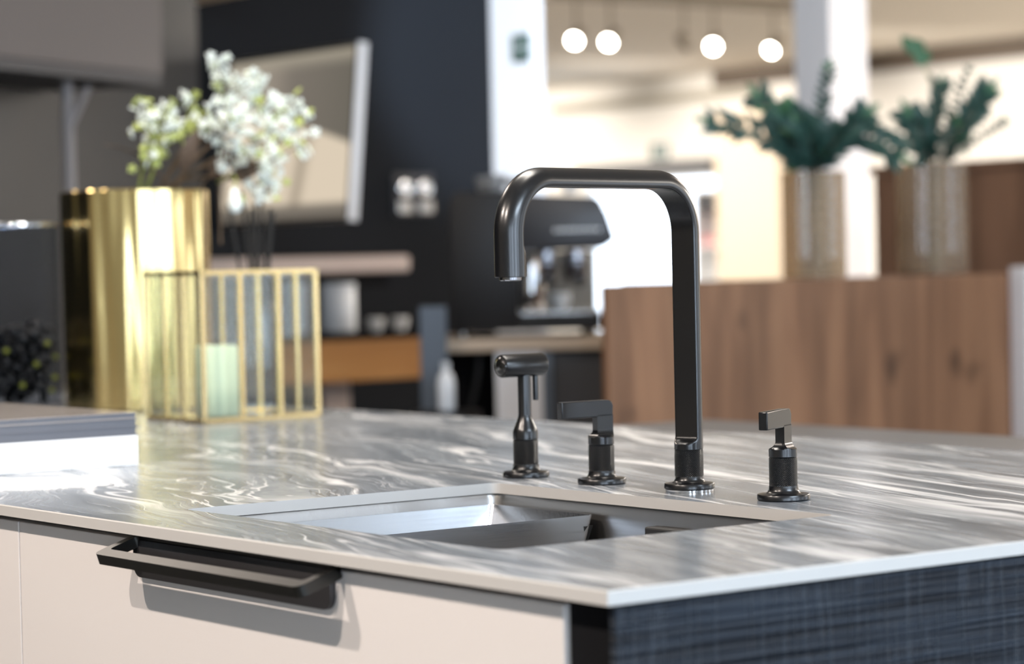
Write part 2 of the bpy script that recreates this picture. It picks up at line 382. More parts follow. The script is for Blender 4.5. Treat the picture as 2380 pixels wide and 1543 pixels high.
def bez(p0, p1, p2, n=10):
    p0, p1, p2 = Vector(p0), Vector(p1), Vector(p2)
    return [p0*(1-t)**2 + p1*2*t*(1-t) + p2*t*t for t in [i/n for i in range(n+1)]]
def ring_prism(bm, outer, inner, z0, z1, mi_top=0, mi_side=0):
    """plate with a hole: outer and inner loops with the same number of points"""
    n = len(outer)
    ot, it = [bm.verts.new((x, y, z1)) for x, y in outer], [bm.verts.new((x, y, z1)) for x, y in inner]
    ob, ib = [bm.verts.new((x, y, z0)) for x, y in outer], [bm.verts.new((x, y, z0)) for x, y in inner]
    for i in range(n):
        j = (i+1) % n
        for q, mi in (((ot[i], ot[j], it[j], it[i]), mi_top), ((ob[i], ib[i], ib[j], ob[j]), mi_side), ((ob[i], ob[j], ot[j], ot[i]), mi_side), ((ib[i], it[i], it[j], ib[j]), mi_side)):
            f = bm.faces.new(q); f.material_index = mi

# ------------------------------------------------------------------ the room
XW, YB, XE, YF, HC = -6.0, 14.2, 5.5, -5.0, 2.85
b = BM(); box(b, -21, XE, YF, YB + .2, -.1, 0); struct('floor', b, M['floor'])
b = BM(); box(b, -21, XE, YF, YB + .2, HC, HC + .1); struct('ceiling', b, M['ceil'])
b = BM(); box(b, XW - .15, XW, YF, 4.315, 0, HC); struct('wall_left', b, M['wall_black'])
b = BM(); box(b, -21.1, -21, YF, YB + .2, 0, HC); struct('wall_far_left', b, M['cream'])
b = BM(); box(b, -21, XE, YF - .1, YF, 0, HC); struct('wall_front', b, M['taupe_trim'])
# back wall with a wide window opening
WX0, WX1, WZ0, WZ1 = -17.95, -16.05, .45, 1.95
b = BM(); box(b, -21, WX0, YB, YB + .15, 0, HC); box(b, WX1, 2.0, YB, YB + .15, 0, HC); box(b, 5.2, XE, YB, YB + .15, 0, HC); box(b, 2.0, 5.2, YB, YB + .15, 0, .4); box(b, 2.0, 5.2, YB, YB + .15, 2.6, HC)
box(b, WX0, WX1, YB, YB + .15, 0, WZ0); box(b, WX0, WX1, YB, YB + .15, WZ1, HC); struct('wall_back', b, M['cream'])
t = BM(); box(t, WX0, WX0 + .05, YB + .03, YB + .10, WZ0, WZ1); box(t, WX1 - .05, WX1, YB + .03, YB + .10, WZ0, WZ1)
box(t, WX0, WX1, YB + .03, YB + .10, WZ0, WZ0 + .05); box(t, WX0, WX1, YB + .03, YB + .10, WZ1 - .05, WZ1); win = struct('window_1', t, M['wframe'])
g = BM(); box(g, WX0 + .05, WX1 - .05, YB + .06, YB + .066, WZ0 + .05, WZ1 - .05); link('glass_pane', g, M['sky_glass'], win)
t = BM()  # added unseen window, its brightness gives highlights on the tap sides
for x in (2.0, 3.05, 4.1, 5.14): box(t, x, x + .06, YB + .03, YB + .10, .4, 2.6)
for z in (.4, 2.54): box(t, 2.0, 5.2, YB + .03, YB + .10, z, z + .06)
added_win = struct('added_window', t, M['wframe'])
g = BM(); box(g, 2.06, 5.14, YB + .06, YB + .066, .46, 2.54); link('glass_pane', g, M['sky_glass'], added_win)
# right wall: shop front of glass
SHOP = [(-4.7, -3.3), (-2.2, -.9), (.3, 1.6), (2.7, 3.6), (6.1, 8.6)]  # piers shaped for streaky vase reflections; last opening added for lever highlights
b = BM(); e0 = YF
for y0, y1 in SHOP + [(YB + .2, 0)]: box(b, XE, XE + .15, e0, y0, 0, HC); e0 = y1
for y0, y1 in SHOP: box(b, XE, XE + .15, y0, y1, 0, .35); box(b, XE, XE + .15, y0, y1, 2.7, HC)
struct('wall_right', b, M['cream'])
t = BM()
for y0, y1 in SHOP:
    for y in (y0, (y0 + y1)/2 - .03, y1 - .06): box(t, XE + .02, XE + .12, y, y + .06, .35, 2.7)
    for z in (.35, 2.64): box(t, XE + .03, XE + .10, y0, y1, z, z + .06)
win2 = struct('window_2', t, M['wframe'])
for y0, y1 in SHOP:
    g = BM(); box(g, XE + .06, XE + .066, y0 + .06, y1 - .06, .41, 2.64); link('glass_pane', g, M['sky_glass'], win2)
# rail along the back wall and its darker stretch
b = BM(); box(b, -18.3, -15.3, YB - .12, YB - .002, 2.60, 2.68); struct('trim_1', b, M['taupe_trim'])
b = BM(); box(b, -15.9, 1.9, YB - .14, YB - .002, 2.70, 2.848); struct('trim_2', b, M['brown_trim'])
# columns
b = BM(); box(b, -5.185, -5.0, 5.05, 5.235, 0, HC, .008); o = struct('column', b, M['white_paint'])
b = BM(); box(b, -6.36, -6.10, 4.575, 4.635, 0, HC, .006); o = struct('column', b, M['white_paint'])
# beam over the black wall
b = BM(); box(b, XW + .001, -5.2, 2.98, 3.10, 2.055, 2.35); struct('trim_3', b, M['beige'])
# dark window head
b = BM(); box(b, -18.0, -16.03, YB - .10, YB - .002, 1.96, 2.07); struct('trim_4', b, M['head_grey'])

# ------------------------------------------------------------------ kitchen island
SX0, SX1, SY0, SY1 = -.8555, -.2887, .1107, .5214
IX0, IY1, TH = -3.9, 1.2524, .012
def island_loops(n=6):
    inner = rrect(SX0, SX1, SY0, SY1, .012, n); outer = []
    cs = [(0, IY1), (IX0, IY1), (IX0, 0), (0, 0)]
    for k in range(4): outer += [cs[k]]*(n+1)
    return outer, inner
b = BM()
nseg = 6; inner = rrect(SX0, SX1, SY0, SY1, .012, nseg); cs = [(0, IY1), (IX0, IY1), (IX0, 0), (0, 0)]
def ringface(zt, zb):
    it = [b.verts.new((x, y, zt)) for x, y in inner]; ib = [b.verts.new((x, y, zb)) for x, y in inner]
    e = .0012
    ct = [b.verts.new((x - (e if x == 0 else -e), y - (e if y else -e), zt)) for x, y in cs]
    cm = [b.verts.new((x, y, zt - e)) for x, y in cs]; cb = [b.verts.new((x, y, zb)) for x, y in cs]
    m = nseg + 1
    for c_, loop, mi in ((ct, it, 0), (cb, ib, 1)):
        for k in range(4):
            seg = loop[k*m:(k+1)*m]
            for i in range(nseg): b.faces.new((c_[k], seg[i], seg[i+1])).material_index = mi
            nx = loop[((k+1)*m) % len(loop)]
            b.faces.new((c_[k], seg[-1], nx, c_[(k+1) % 4])).material_index = mi
    for k in range(4):
        j = (k+1) % 4
        b.faces.new((ct[k], ct[j], cm[j], cm[k])).material_index = 1; b.faces.new((cm[k], cm[j], cb[j], cb[k])).material_index = 1
    for i in range(len(it)):
        j = (i+1) % len(it); b.faces.new((it[i], it[j], ib[j], ib[i])).material_index = 1
ringface(0, -TH)
o = link('countertop', b, [M['marble'], M['edge']], loc=(0, 0, Z0)); o['category'] = 'countertop'
tag(o, 'long grey marble worktop with white veins and a thin pale edge', 'countertop')

DY = .02; DT = Z0 - .0205                                   # door plane, door top
def island_cabinet(x0, x1, label):
    t = thing('base_cabinet', label, 'cabinet', ((x0+x1)/2, DY, 0), 0, 'white island cabinets')
    w = (x1-x0)/2
    b = BM(); box(b, -w + .002, w - .002, .024, .56, .10, DT - .003 if x1 < -1.0 else .62); box(b, -w + .03, w - .03, .07, .5, 0, .10); link('body', b, M['black'], t)
    b = BM(); box(b, -w + .0012, w - .0012, 0, .021, .12, DT, .0012); link('door', b, M['white_front'], t)
    return t
island_cabinet(-1.70, -1.066, 'white cabinet left of the seam, running out of frame beside the towel bar front')
cab = island_cabinet(-1.066, -.081, 'wide white cabinet front under the sink with dark metal bar handle')
# bar handle with plate
hd = BM(); ou = rrect(-.791, -.401, -.048, .004, .010, 5); inn = rrect(-.780, -.412, -.034, .000, .005, 5)
ring_prism(hd, ou, inn, -.0055, .0055)
bmesh.ops.bevel(hd, geom=[e for e in hd.edges if abs(e.verts[0].co.z - e.verts[1].co.z) < 1e-6 and e.is_manifold and len(e.link_faces) == 2 and e.link_faces[0].normal.dot(e.link_faces[1].normal) < 2 and e.calc_face_angle(0) > 1.0], offset=.0022, segments=2, affect='EDGES')
bmesh.ops.transform(hd, matrix=Matrix.Translation((-(-1.066-.081)/2, -.0045, Z0 - .0205)) @ Matrix.Rotation(math.radians(18), 4, 'X'), verts=hd.verts)
hh = link('handle', hd, M['handle'], cab, 20); hh['label'] = 'projecting dark nickel bar handle'
pl = BM(); pol = rrect(-.790, -.418, -.060, 0, .012, 5); pol = [(x, max(min(y, -.0), -.06)) for x, y in pol]
pol = [(-.790, 0), (-.790, -.026)] + [(-.778 + .012*math.cos(math.radians(a)), -.026 + 0*a + .012*0 - .0 - .012*0 + .012*math.sin(math.radians(a))) for a in ()] 
pol = [(-.418, 0), (-.790, 0)] + [(-.778 + .012*math.cos(math.radians(a)), -.026 + .012*math.sin(math.radians(a))) for a in range(180, 271, 15)] + [(-.430 + .012*math.cos(math.radians(a)), -.026 + .012*math.sin(math.radians(a))) for a in range(270, 361, 15)]
prism(pl, pol, 0, .006, .0008, 0, Matrix.Translation(((1.066+.081)/2, -.0005, Z0 - .0190)) @ Matrix.Rotation(PI/2, 4, 'X'))
link('handle_plate', pl, M['handle_plate'], hh, 40)
b = BM(); box(b, -.0800, -.0125, .0245, .60, 0, Z0 - .0145, .001); o = link('filler_post', b, M['black']); tag(o, 'black filler strip between white cabinet and dark end panel', 'panel')
b = BM(); box(b, -.012, -.004, .010, IY1 - .02, 0, Z0 - .0145, .001); o = link('end_panel', b, M['sawn']); tag(o, 'blue-black rough sawn wood panel closing the end of the island', 'panel')
b = BM(); box(b, -3.85, -.031, .62, IY1 - .03, 0, Z0 - .0145); o = link('island_carcass', b, M['grey_body']); tag(o, 'rear body of the kitchen island below the marble worktop', 'cabinet')

# sink
sk = thing('sink', 'brushed steel sink bowl sunk under the marble worktop', 'sink', ((SX0+SX1)/2, (SY0+SY1)/2, Z0 - TH - .001))
hw, hh2 = (SX1-SX0)/2, (SY1-SY0)/2
def loopz(dx, r, z, n=6): return [(x, y, z) for x, y in rrect(-hw - dx, hw + dx, -hh2 - dx, hh2 + dx, r, n)]
b = BM(); loft(b, [loopz(.016, .02, 0), loopz(.004, .014, 0), loopz(.003, .014, -.004), loopz(.003, .014, -.170), loopz(-.012, .02, -.186)], False)
bmesh.ops.holes_fill(b, edges=[e for e in b.edges if e.is_boundary and all(v.co.z < -.18 for v in e.verts)])
link('bowl', b, M['steel_dark'], sk, 35)
b = BM(); lathe(b, [(.045, -.1855), (.045, -.1835), (.03, -.182), (.001, -.182)], 32); link('drain', b, M['chrome'], sk, 40)
b = BM(); box(b, .008, .100, hh2 - .018, hh2 + .001, -.040, -.0165, .002); link('overflow_cover', b, M['rubber'], sk)
# steel insert tray (hangs on the bowl's ledge)
cx0, cx1, cy0, cy1 = SX0 + .004, -.664, SY0 + .004, SY1 - .006
tr = thing('strainer_tray', 'brushed steel strainer tray hanging in the left of the sink', 'tray', ((cx0+cx1)/2, (cy0+cy1)/2, Z0 - .024))
tw, td = (cx1-cx0)/2, (cy1-cy0)/2
def tl(d, z, r=.006): return [(x, y, z) for x, y in rrect(-tw + d, tw - d, -td + d, td - d, r, 4)]
b = BM(); 
def tl(d, z, r=.006): return [(x + (0 if x < 0 else d*.85 + .25*d), y, z) for x, y in rrect(-tw + d, tw - d, -td + d*1.6, td - d*1.6, r, 4)]
loft(b, [tl(0, 0), tl(.022, -.095, .004), tl(.023, -.096, .004), tl(.024, -.094, .004), tl(.002, 0, .005)], False)
bot = [v for v in b.verts if abs(v.co.z + .096) < 1e-5]; b.faces.new(bot)
loop0 = [v for v in b.verts if abs(v.co.z) < 1e-6]
m = len(loop0)//2
for i in range(m): b.faces.new((loop0[i], loop0[(i+1) % m], loop0[m + (i+1) % m], loop0[m+i]))
link('pan', b, M['steel'], tr, 30)
b = BM(); loft(b, [[(tw - .004 + q - .0, td + .001, -.012), (tw + q + .002, td - .014, -.012), (tw + q + .0, td - .016, -.012), (tw - .006 + q, td - .003, -.012)] for q in (0,)] + [[(tw - .024, td - .016, -.092), (tw - .018, td - .030, -.092), (tw - .020, td - .032, -.092), (tw - .026, td - .018, -.092)]])
link('rubber_edge', b, M['rubber'], tr)

# ------------------------------------------------------------------ taps
TY = .594
FLANGE = [(.0, 0), (.0262, 0), (.0277, .0012), (.0277, .0056), (.0270, .0066), (.0190, .0072), (.0170, .0084), (.0157, .0112), (.0151, .0146), (.0150, .0152)]
def flange(t, lift=0.0):
    b = BM(); lathe(b, [(r, z + lift) for r, z in FLANGE], 56); link('flange', b, M['tap'], t, 35)
def knurled(t, z0, z1, r=.0148):
    b = BM(); lathe(b, [(r - .0004, z0), (r, z0 + .0006)] + [(r, z0 + .0006 + (z1-z0-.0012)*k/6) for k in range(1, 7)] + [(r - .0004, z1)], 64); link('knurled_base', b, M['tap_k30'], t, 50)
# spout
fx = -.5945
fa = thing('kitchen_tap', 'tall matt black square-arched kitchen tap spout behind the sink', 'tap', (fx, TY, Z0))
b = BM(); lathe(b, [(.0, 0), (.0262, 0), (.0264, .0030), (.0, .0030)], 56); link('chrome_ring', b, M['chrome'], fa, 40).__setitem__('label', 'thin chrome ring under the flange')
flange(fa, .003)
b = BM(); lathe(b, [(.0154, .017), (.0158, .0178), (.0158, .0285), (.0158, .0392), (.0155, .0462), (.0150, .0466)], 64); link('knurled_base', b, M['tap_k30'], fa, 50)
RT, RB = .0158, .052; ZT = .3345; SL = .309; sv = Vector((.262, -.965, 0)); pv = Vector((-sv.y, sv.x, 0))
FC = .0042                                     # the inner side of the tube is planed flat almost to its middle
P = []; cut = []
for z, c in ((.0468, RT), (.0500, RT), (.0525, RT), (.0531, .0150), (.0540, .0132), (.0550, .0106), (.0562, .0075), (.0576, .0057), (.0592, .0046), (.0612, FC), (.12, FC), (.2, FC), (ZT - RB, FC)): P.append((0.0, z, 90.0)); cut.append(c)
for k in range(1, 15): a = 90*k/14; P.append((RB - RB*math.cos(math.radians(a)), ZT - RB + RB*math.sin(math.radians(a)), 90 - a)); cut.append(FC)
P.append((SL*.5, ZT, 0)); cut.append(FC)
for k in range(0, 15): a = 90*k/14; P.append((SL - RB + RB*math.sin(math.radians(a)), ZT - RB + RB*math.cos(math.radians(a)), -a)); cut.append(FC)
for z, c in ((.2720, FC), (.2700, .0046), (.2680, .0060), (.2660, .0080), (.2642, .0120), (.2630, .0146), (.2622, RT), (.2500, RT), (.2405, RT), (.2398, RT)): P.append((SL, z, -90)); cut.append(c)
def smin(a, b, k):
    h = max(k - abs(a - b), 0)/k; return min(a, b) - h*h*k*.25
rings = []
for (s, z, a), c in zip(P, cut):
    tdir = sv*math.cos(math.radians(a)) + Vector((0, 0, 1))*math.sin(math.radians(a))
    nin = sv*math.sin(math.radians(a)) - Vector((0, 0, 1))*math.cos(math.radians(a))      # towards the inside of the arch
    ctr = sv*s + Vector((0, 0, z)); rr = RT - (.0005 if (s, z) == P[-1][:2] else 0)
    ring = []
    for k in range(96):
        th = 2*PI*k/96; u = rr*math.cos(th) if c >= RT else smin(rr*math.cos(th), c, .0045); ring.append(ctr + nin*u + pv*rr*math.sin(th))
    rings.append(ring)
b = BM(); loft(b, rings); link('spout', b, M['tap'], fa, 28)
b = BM(); e = sv*SL; lathe(b, [(.0, .2360), (.0095, .2362), (.0112, .2372), (.0114, .2402), (0, .2402)], 40, (e.x, e.y, 0)); link('aerator', b, M['group_steel'], fa, 40)

def lever_handle(x, rz, label):
    t = thing('tap_lever', label, 'tap handle', (x, TY, Z0), rz, 'black lever handles by the sink')
    flange(t); knurled(t, .0152, .0445)
    r = .0148; rings = []
    for k in range(41):
        z = .0449 + (.0790 - .0449)*k/40
        if z < .0540: hx = r; hy = r
        else:
            q = min((z - .0540)/.0080, 1.0); c = 1 - math.sqrt(max(1 - (1-q)**2, 0)) if q < 1 else 0.0
            hx = .0050 + (r - .0050)*c; hy = .0080 + (r - .0080)*c
        rr = r - (.0006 if k in (0,) else 0)
        rings.append([(max(-hx, min(hx, rr*math.cos(a))), max(-hy, rr*math.sin(a)), z) for a in [2*PI*i/72 for i in range(72)]])
    b = BM(); loft(b, rings); link('body', b, M['tap'], t, 30)
    b = BM(); prof = [(-.0570, .0765), (.0140, .0765), (.0140, .0895)] + [(.0080 + .006*math.cos(math.radians(a)), .0895 + .006*math.sin(math.radians(a))) for a in range(15, 91, 15)] + [(-.0570, .0955)]
    prism(b, prof, -.0050, .0050, .0012, 0, Matrix(((0, 0, 1, 0), (1, 0, 0, 0), (0, 1, 0, 0), (0, 0, 0, 1)))); link('lever', b, M['tap'], t, 20)
    return t
lever_handle(-.7477, math.radians(-3), 'black lever handle between the hand spray and the tap spout')
lever_handle(-.4435, math.radians(27), 'black lever handle right of the tap spout, nearest the worktop end')
# hand spray
sp = thing('hand_spray', 'black T-shaped pull-out hand spray left of the lever handles', 'hand spray', (-.8914, TY, Z0))
flange(sp); knurled(sp, .0152, .0440)
b = BM(); lathe(b, [(.0142, .0444), (.0148, .0450), (.0148, .0545), (.0135, .0580), (.0105, .0650), (.0085, .0705), (.0078, .0750), (.0078, .1250)], 48); link('neck', b, M['tap'], sp, 35)
b = BM(); lathe(b, [(.0, -.0335), (.0112, -.0335), (.0118, -.0340), (.0130, -.0335), (.0136, -.0320), (.0136, .0250), (.0126, .0275), (.0095, .0288), (0, .0290)], 48)
bmesh.ops.transform(b, matrix=Matrix.Translation((0, 0, .1325)) @ Matrix.Rotation(-PI/2, 4, 'X'), verts=b.verts); link('spray_head', b, M['tap'], sp, 35)
b = BM(); lathe(b, [(.0, -.0368), (.0075, -.0362), (.0110, -.0345), (.0112, -.0330), (0, -.0330)], 40)
bmesh.ops.transform(b, matrix=Matrix.Translation((0, 0, .1325)) @ Matrix.Rotation(-PI/2, 4, 'X'), verts=b.verts); link('spray_face', b, M['gloss_black'], sp, 60)
b = BM(); tube(b, [(0, .0165, .122), (0, .0165, .095), (0, .0165, .0905)], [.0034, .0034, .0032], 14); link('trigger', b, M['tap'], sp, 40)

# ------------------------------------------------------------------ left end of the worktop: books, jar, gold vase, flowers, lantern
bx0, bx1, by0, by1 = -1.853, -1.453, .060, .380
bk = thing('book', 'thick white book at the bottom of the pile on the worktop', 'book', ((bx0+bx1)/2, (by0+by1)/2, Z0))
W2, D2 = (bx1-bx0)/2, (by1-by0)/2
b = BM(); box(b, -W2 + .004, W2 - .004, -D2 + .004, D2 - .003, .003, .036); link('pages', b, M['paper'], bk)
b = BM(); box(b, -W2, W2, -D2, D2, .0003, .003, .0008); box(b, -W2, W2, -D2, D2, .036, .039, .0008); box(b, W2 - .003, W2, -D2, D2, .003, .036, .0008); link('cover', b, M['paper'], bk)
z = Z0 + .0392
for i, (hgt, lab) in enumerate(((.0115, 'slim grey book lying directly on the thick white book'), (.0105, 'middle one of the three slim grey books in the pile'), (.0085, 'topmost slim grey book with a glossy light cover'))):
    q = thing('book', lab, 'book', ((bx0+bx1)/2, (by0+by1)/2, z), 0, 'slim grey books')
    b = BM(); box(b, -W2 + .003, W2 - .002, -D2 + .003, D2 - .002, .0012, hgt - .0012); link('pages', b, M['grey_cover'], q)
    b = BM(); box(b, -W2 + .001, W2 - .001, -D2, D2, 0, .0013); box(b, -W2 + .001, W2 - .001, -D2, D2, hgt - .0014, hgt - .0002); link('cover', b, M['glossy_cover'] if i == 2 else M['grey_cover'], q)
    z += hgt
# glass jar
jc = at(40, 905, 4.70); jc.z = Z0; JR = .083; JH = .345
jar = thing('glass_jar', 'tall clear glass cylinder jar with dark filling at far left', 'jar', jc)
b = BM(); lathe(b, [(0, .0004), (JR - .006, .0004), (JR, .006), (JR, JH - .003), (JR - .003, JH), (JR - .006, JH - .003), (JR - .006, .014), (0, .014)], 64, cap=False); link('glass', b, M['jar_glass'], jar, 40)
rim = BM(); lathe(rim, [(JR + .0004, JH - .006), (JR + .0012, JH - .003), (JR - .003, JH + .0012), (JR - .0065, JH - .003)], 64, cap=False); link('rim', rim, mat('glass_rim', (.6, .62, .66), .08, .9), jar, 60)
b = BM(); rnd = random.Random(3)
for k in range(230):
    a = rnd.random()*2*PI; r = (JR - .016)*math.sqrt(rnd.random()); h = .022 + rnd.random()*.140; s = .009 + rnd.random()*.006
    q = bmesh.new(); bmesh.ops.create_icosphere(q, subdivisions=1, radius=s); merge(b, q, 0, Matrix.Translation((r*math.cos(a), r*math.sin(a), h)) @ Matrix.Rotation(a*3, 4, 'X') @ Matrix.Diagonal((1, .8, .6, 1)))
o = link('black_pebbles', b, M['pebble'], None, 60, jc); tag(o, 'black pebbles filling the lower half of the glass jar', 'pebbles'); o['kind'] = 'stuff'
for k in range(12):
    a = math.radians(-150 + 22*k) ; q = BM(); bmesh.ops.create_icosphere(q, subdivisions=2, radius=.0055)
    o = link('yellow_bud', q, M['moss'], None, 60, jc + Vector((math.cos(a)*(JR - .012), math.sin(a)*(JR - .012), .03 + .10*((k*37) % 100)/100))); tag(o, 'small yellow-green bud among the black pebbles in the jar', 'bud', 'yellow buds in the jar')
# gold vase
VC = at(324, 940, 4.76); VC.z = Z0; VR, VH = .132, .402
gv = thing('gold_vase', 'large polished gold cylinder vase holding white flowers', 'vase', VC)
def gr(a, z): return 1 + .020*math.sin(6*a + 1.1 + 2.2*z) + .015*math.sin(11*a + 2.0 - 3*z) + .009*math.sin(17*a + .4 + 5*z) + .004*math.sin(29*a + 4*z)
n = 220; b = BM(); rings = []
for rad, z in [(VR - .004, .0005), (VR, .004)] + [(VR, .004 + (VH - .006)*k/8) for k in range(1, 9)] + [(VR - .002, VH), (VR - .004, VH - .002), (VR - .004, .012)]:
    rings.append([(rad*gr(2*PI*k/n, z)*math.cos(2*PI*k/n), rad*gr(2*PI*k/n, z)*math.sin(2*PI*k/n), z) for k in range(n)])
loft(b, rings); link('wall', b, M['gold'], gv, 40)
# lantern
lx0, lx1, ly0, ly1, LH = -2.345, -2.155, .883, 1.105, .252
la = thing('glass_lantern', 'square glass lantern with gold frame in front of the gold vase', 'lantern', ((lx0+lx1)/2, (ly0+ly1)/2, Z0), math.radians(0))
w2, d2 = (lx1-lx0)/2, (ly1-ly0)/2; br = .0035
for sx in (-1, 1):
    for sy in (-1, 1):
        b = BM(); box(b, sx*w2 - br, sx*w2 + br, sy*d2 - br, sy*d2 + br, .001, LH, .0008); link('corner_post', b, M['gold_bar'], la)
for zz in (.001, LH - .007):
    b = BM()
    for sy in (-1, 1): box(b, -w2, w2, sy*d2 - br, sy*d2 + br, zz, zz + .007)
    for sx in (-1, 1): box(b, sx*w2 - br, sx*w2 + br, -d2, d2, zz, zz + .007)
    link('top_rail' if zz > .1 else 'bottom_rail', b, M['gold_bar'], la)
for sgn in (-1, 1):
    for f in (-1/3, 1/3):
        b = BM(); box(b, sgn*w2 - .003, sgn*w2 + .003, f*d2 - .0028, f*d2 + .0028, .004, LH - .003); link('bar', b, M['gold_bar'], la)
        b = BM(); box(b, f*w2 - .0025, f*w2 + .0025, sgn*d2 - .003, sgn*d2 + .003, .004, LH - .003); link('bar', b, M['gold_bar'], la)
    b = BM(); box(b, sgn*w2 - .0006, sgn*w2 + .0006, -d2 + br, d2 - br, .008, LH - .007); link('glass_pane', b, M['pane'], la)
    b = BM(); box(b, -w2 + br, w2 - br, sgn*d2 - .0006, sgn*d2 + .0006, .008, LH - .007); link('glass_pane', b, M['pane'], la)
b = BM(); box(b, -w2 + br, w2 - br, -d2 + br, d2 - br, .003, .006); link('floor_pane', b, M['chrome'], la)
ca = thing('candle', 'pale green pillar candle standing inside the glass lantern', 'candle', (-2.235, .955, Z0 + .0064))
b = BM(); lathe(b, [(0, 0), (.034, 0), (.036, .002), (.0362, .05), (.0358, .114), (.033, .119), (.020, .117), (0, .115)], 48, cap=False); link('wax', b, M['wax'], ca, 50)
b = BM(); tube(b, [(0, 0, .114), (.001, 0, .122), (.003, .001, .128)], .0012, 8); link('wick', b, M['reed'], ca, 60)
# reed diffuser behind the lantern
dc = at(603, 950, 4.80); dc.z = Z0
df = thing('reed_diffuser', 'dark glass reed diffuser with black sticks behind the lantern', 'diffuser', dc)
b = BM(); lathe(b, [(0, .0005), (.034, .0005), (.036, .004), (.036, .17), (.032, .19), (.016, .205), (.014, .235), (.017, .240), (.013, .241), (.012, .2), (.030, .185), (.033, .17), (.033, .008), (0, .008)], 40, cap=False); link('bottle', b, M['smoke_glass'], df, 40)
for k, (ex, hh) in enumerate(((-58, 480), (-28, 452), (-12, 490), (4, 478), (18, 462), (34, 486), (46, 500))):
    top = CR*(ex*4.8/FPX) + Vector((0, 0, (945 - hh)*4.8/FPX)) + CF*(.02*((k % 3) - 1))
    b = BM(); tube(b, [-(CR*(ex*.15*4.8/FPX)) + Vector((0, 0, .02)), top*.5 + Vector((0, 0, .03)), top], .003, 8); link('reed', b, M['reed'], df, 60)
# white flowers
def floret(bm, c, s, rnd, mi):
    d = Vector((rnd.uniform(-1, 1), rnd.uniform(-1, 1), rnd.uniform(-.4, 1))).normalized(); q = d.to_track_quat('Z', 'Y').to_matrix().to_4x4()
    for k in range(5):
        a = 2*PI*k/5; p = bmesh.new(); bmesh.ops.create_icosphere(p, subdivisions=1, radius=1)
        merge(bm, p, mi, Matrix.Translation(c) @ q @ Matrix.Rotation(a, 4, 'Z') @ Matrix.Translation((s*.55, 0, 0)) @ Matrix.Diagonal((s*.52, s*.36, s*.2, 1)))
    p = bmesh.new(); bmesh.ops.create_icosphere(p, subdivisions=1, radius=s*.25); merge(bm, p, 1, Matrix.Translation(c + d*s*.12))
SPRAYS = [  # (list of cluster centres in the photo, distance)
    ([(502, 160), (540, 205), (520, 195), (575, 195)], 4.70, 'tallest white flower spray rising above the others'),
    ([(610, 205), (600, 250), (655, 240), (560, 240), (640, 265)], 4.74, 'white flower spray just right of the tallest one'),
    ([(345, 262), (330, 295), (395, 255), (370, 300), (335, 365)], 4.66, 'pale green flower spray leaning to the far left'),
    ([(445, 245), (425, 285), (400, 320), (455, 285), (365, 345)], 4.72, 'yellow-green flower spray left of centre in the bunch'),
    ([(500, 260), (540, 300), (500, 300), (570, 290), (535, 260)], 4.62, 'dense white flower spray in the middle of the bunch'),
    ([(620, 310), (655, 300), (690, 265), (600, 345), (650, 340)], 4.70, 'white flower spray reaching out to the right'),
    ([(560, 350), (590, 380), (540, 365), (620, 380), (700, 335)], 4.64, 'white flower spray right of centre below the dense one'),
    ([(605, 415), (630, 400), (585, 440), (635, 435)], 4.68, 'white flower spray hanging low over the right of the vase')]
for i, (cl, d, lab) in enumerate(SPRAYS):
    base = VC + Vector((rnd.uniform(-.06, .06), rnd.uniform(-.06, .06), .20))
    t = thing('flower_spray', lab, 'flower', base, 0, 'white flower sprays in the gold vase')
    mid = sum(((at(x, y, d) for x, y in cl)), Vector())/len(cl)
    neck = VC + (mid - VC)*.30; neck.z = Z0 + VH + .01 
    k = Vector((neck.x - VC.x, neck.y - VC.y, 0)); 
    if k.length > VR*.7: k = k.normalized()*VR*.7; neck = Vector((VC.x + k.x, VC.y + k.y, neck.z))
    b = BM(); tube(b, [Vector((0, 0, 0))] + [p - base for p in bez(neck, (neck + mid)/2 + Vector((0, 0, .03)), mid - Vector((0, 0, .012)), 6)], [.0028]*4 + [.0022]*4, 8)
    for x, y in cl:
        p = at(x, y, d + rnd.uniform(-.05, .05)); tube(b, bez(mid - Vector((0, 0, .02)) - base, (mid+p)/2 - base - Vector((0, 0, .012)), p - base, 5), .0013, 6)
    link('stem', b, M['green_stem'] if i in (2, 3) else M['stem'], t, 60)
    for x, y in cl:
        p = at(x, y, d + rnd.uniform(-.05, .05)) - base; b = BM()
        for q in range(12):
            off = Vector([max(-1.2, min(1.2, rnd.gauss(0, .95))) for _ in range(3)])*.0175
            floret(b, p + off, rnd.uniform(.008, .0115), rnd, 0 if rnd.random() > (.5 if i in (2, 3) else .13) else 1)
        link('blossom_cluster', b, [M['petal'], M['petal_green']], t, 60)
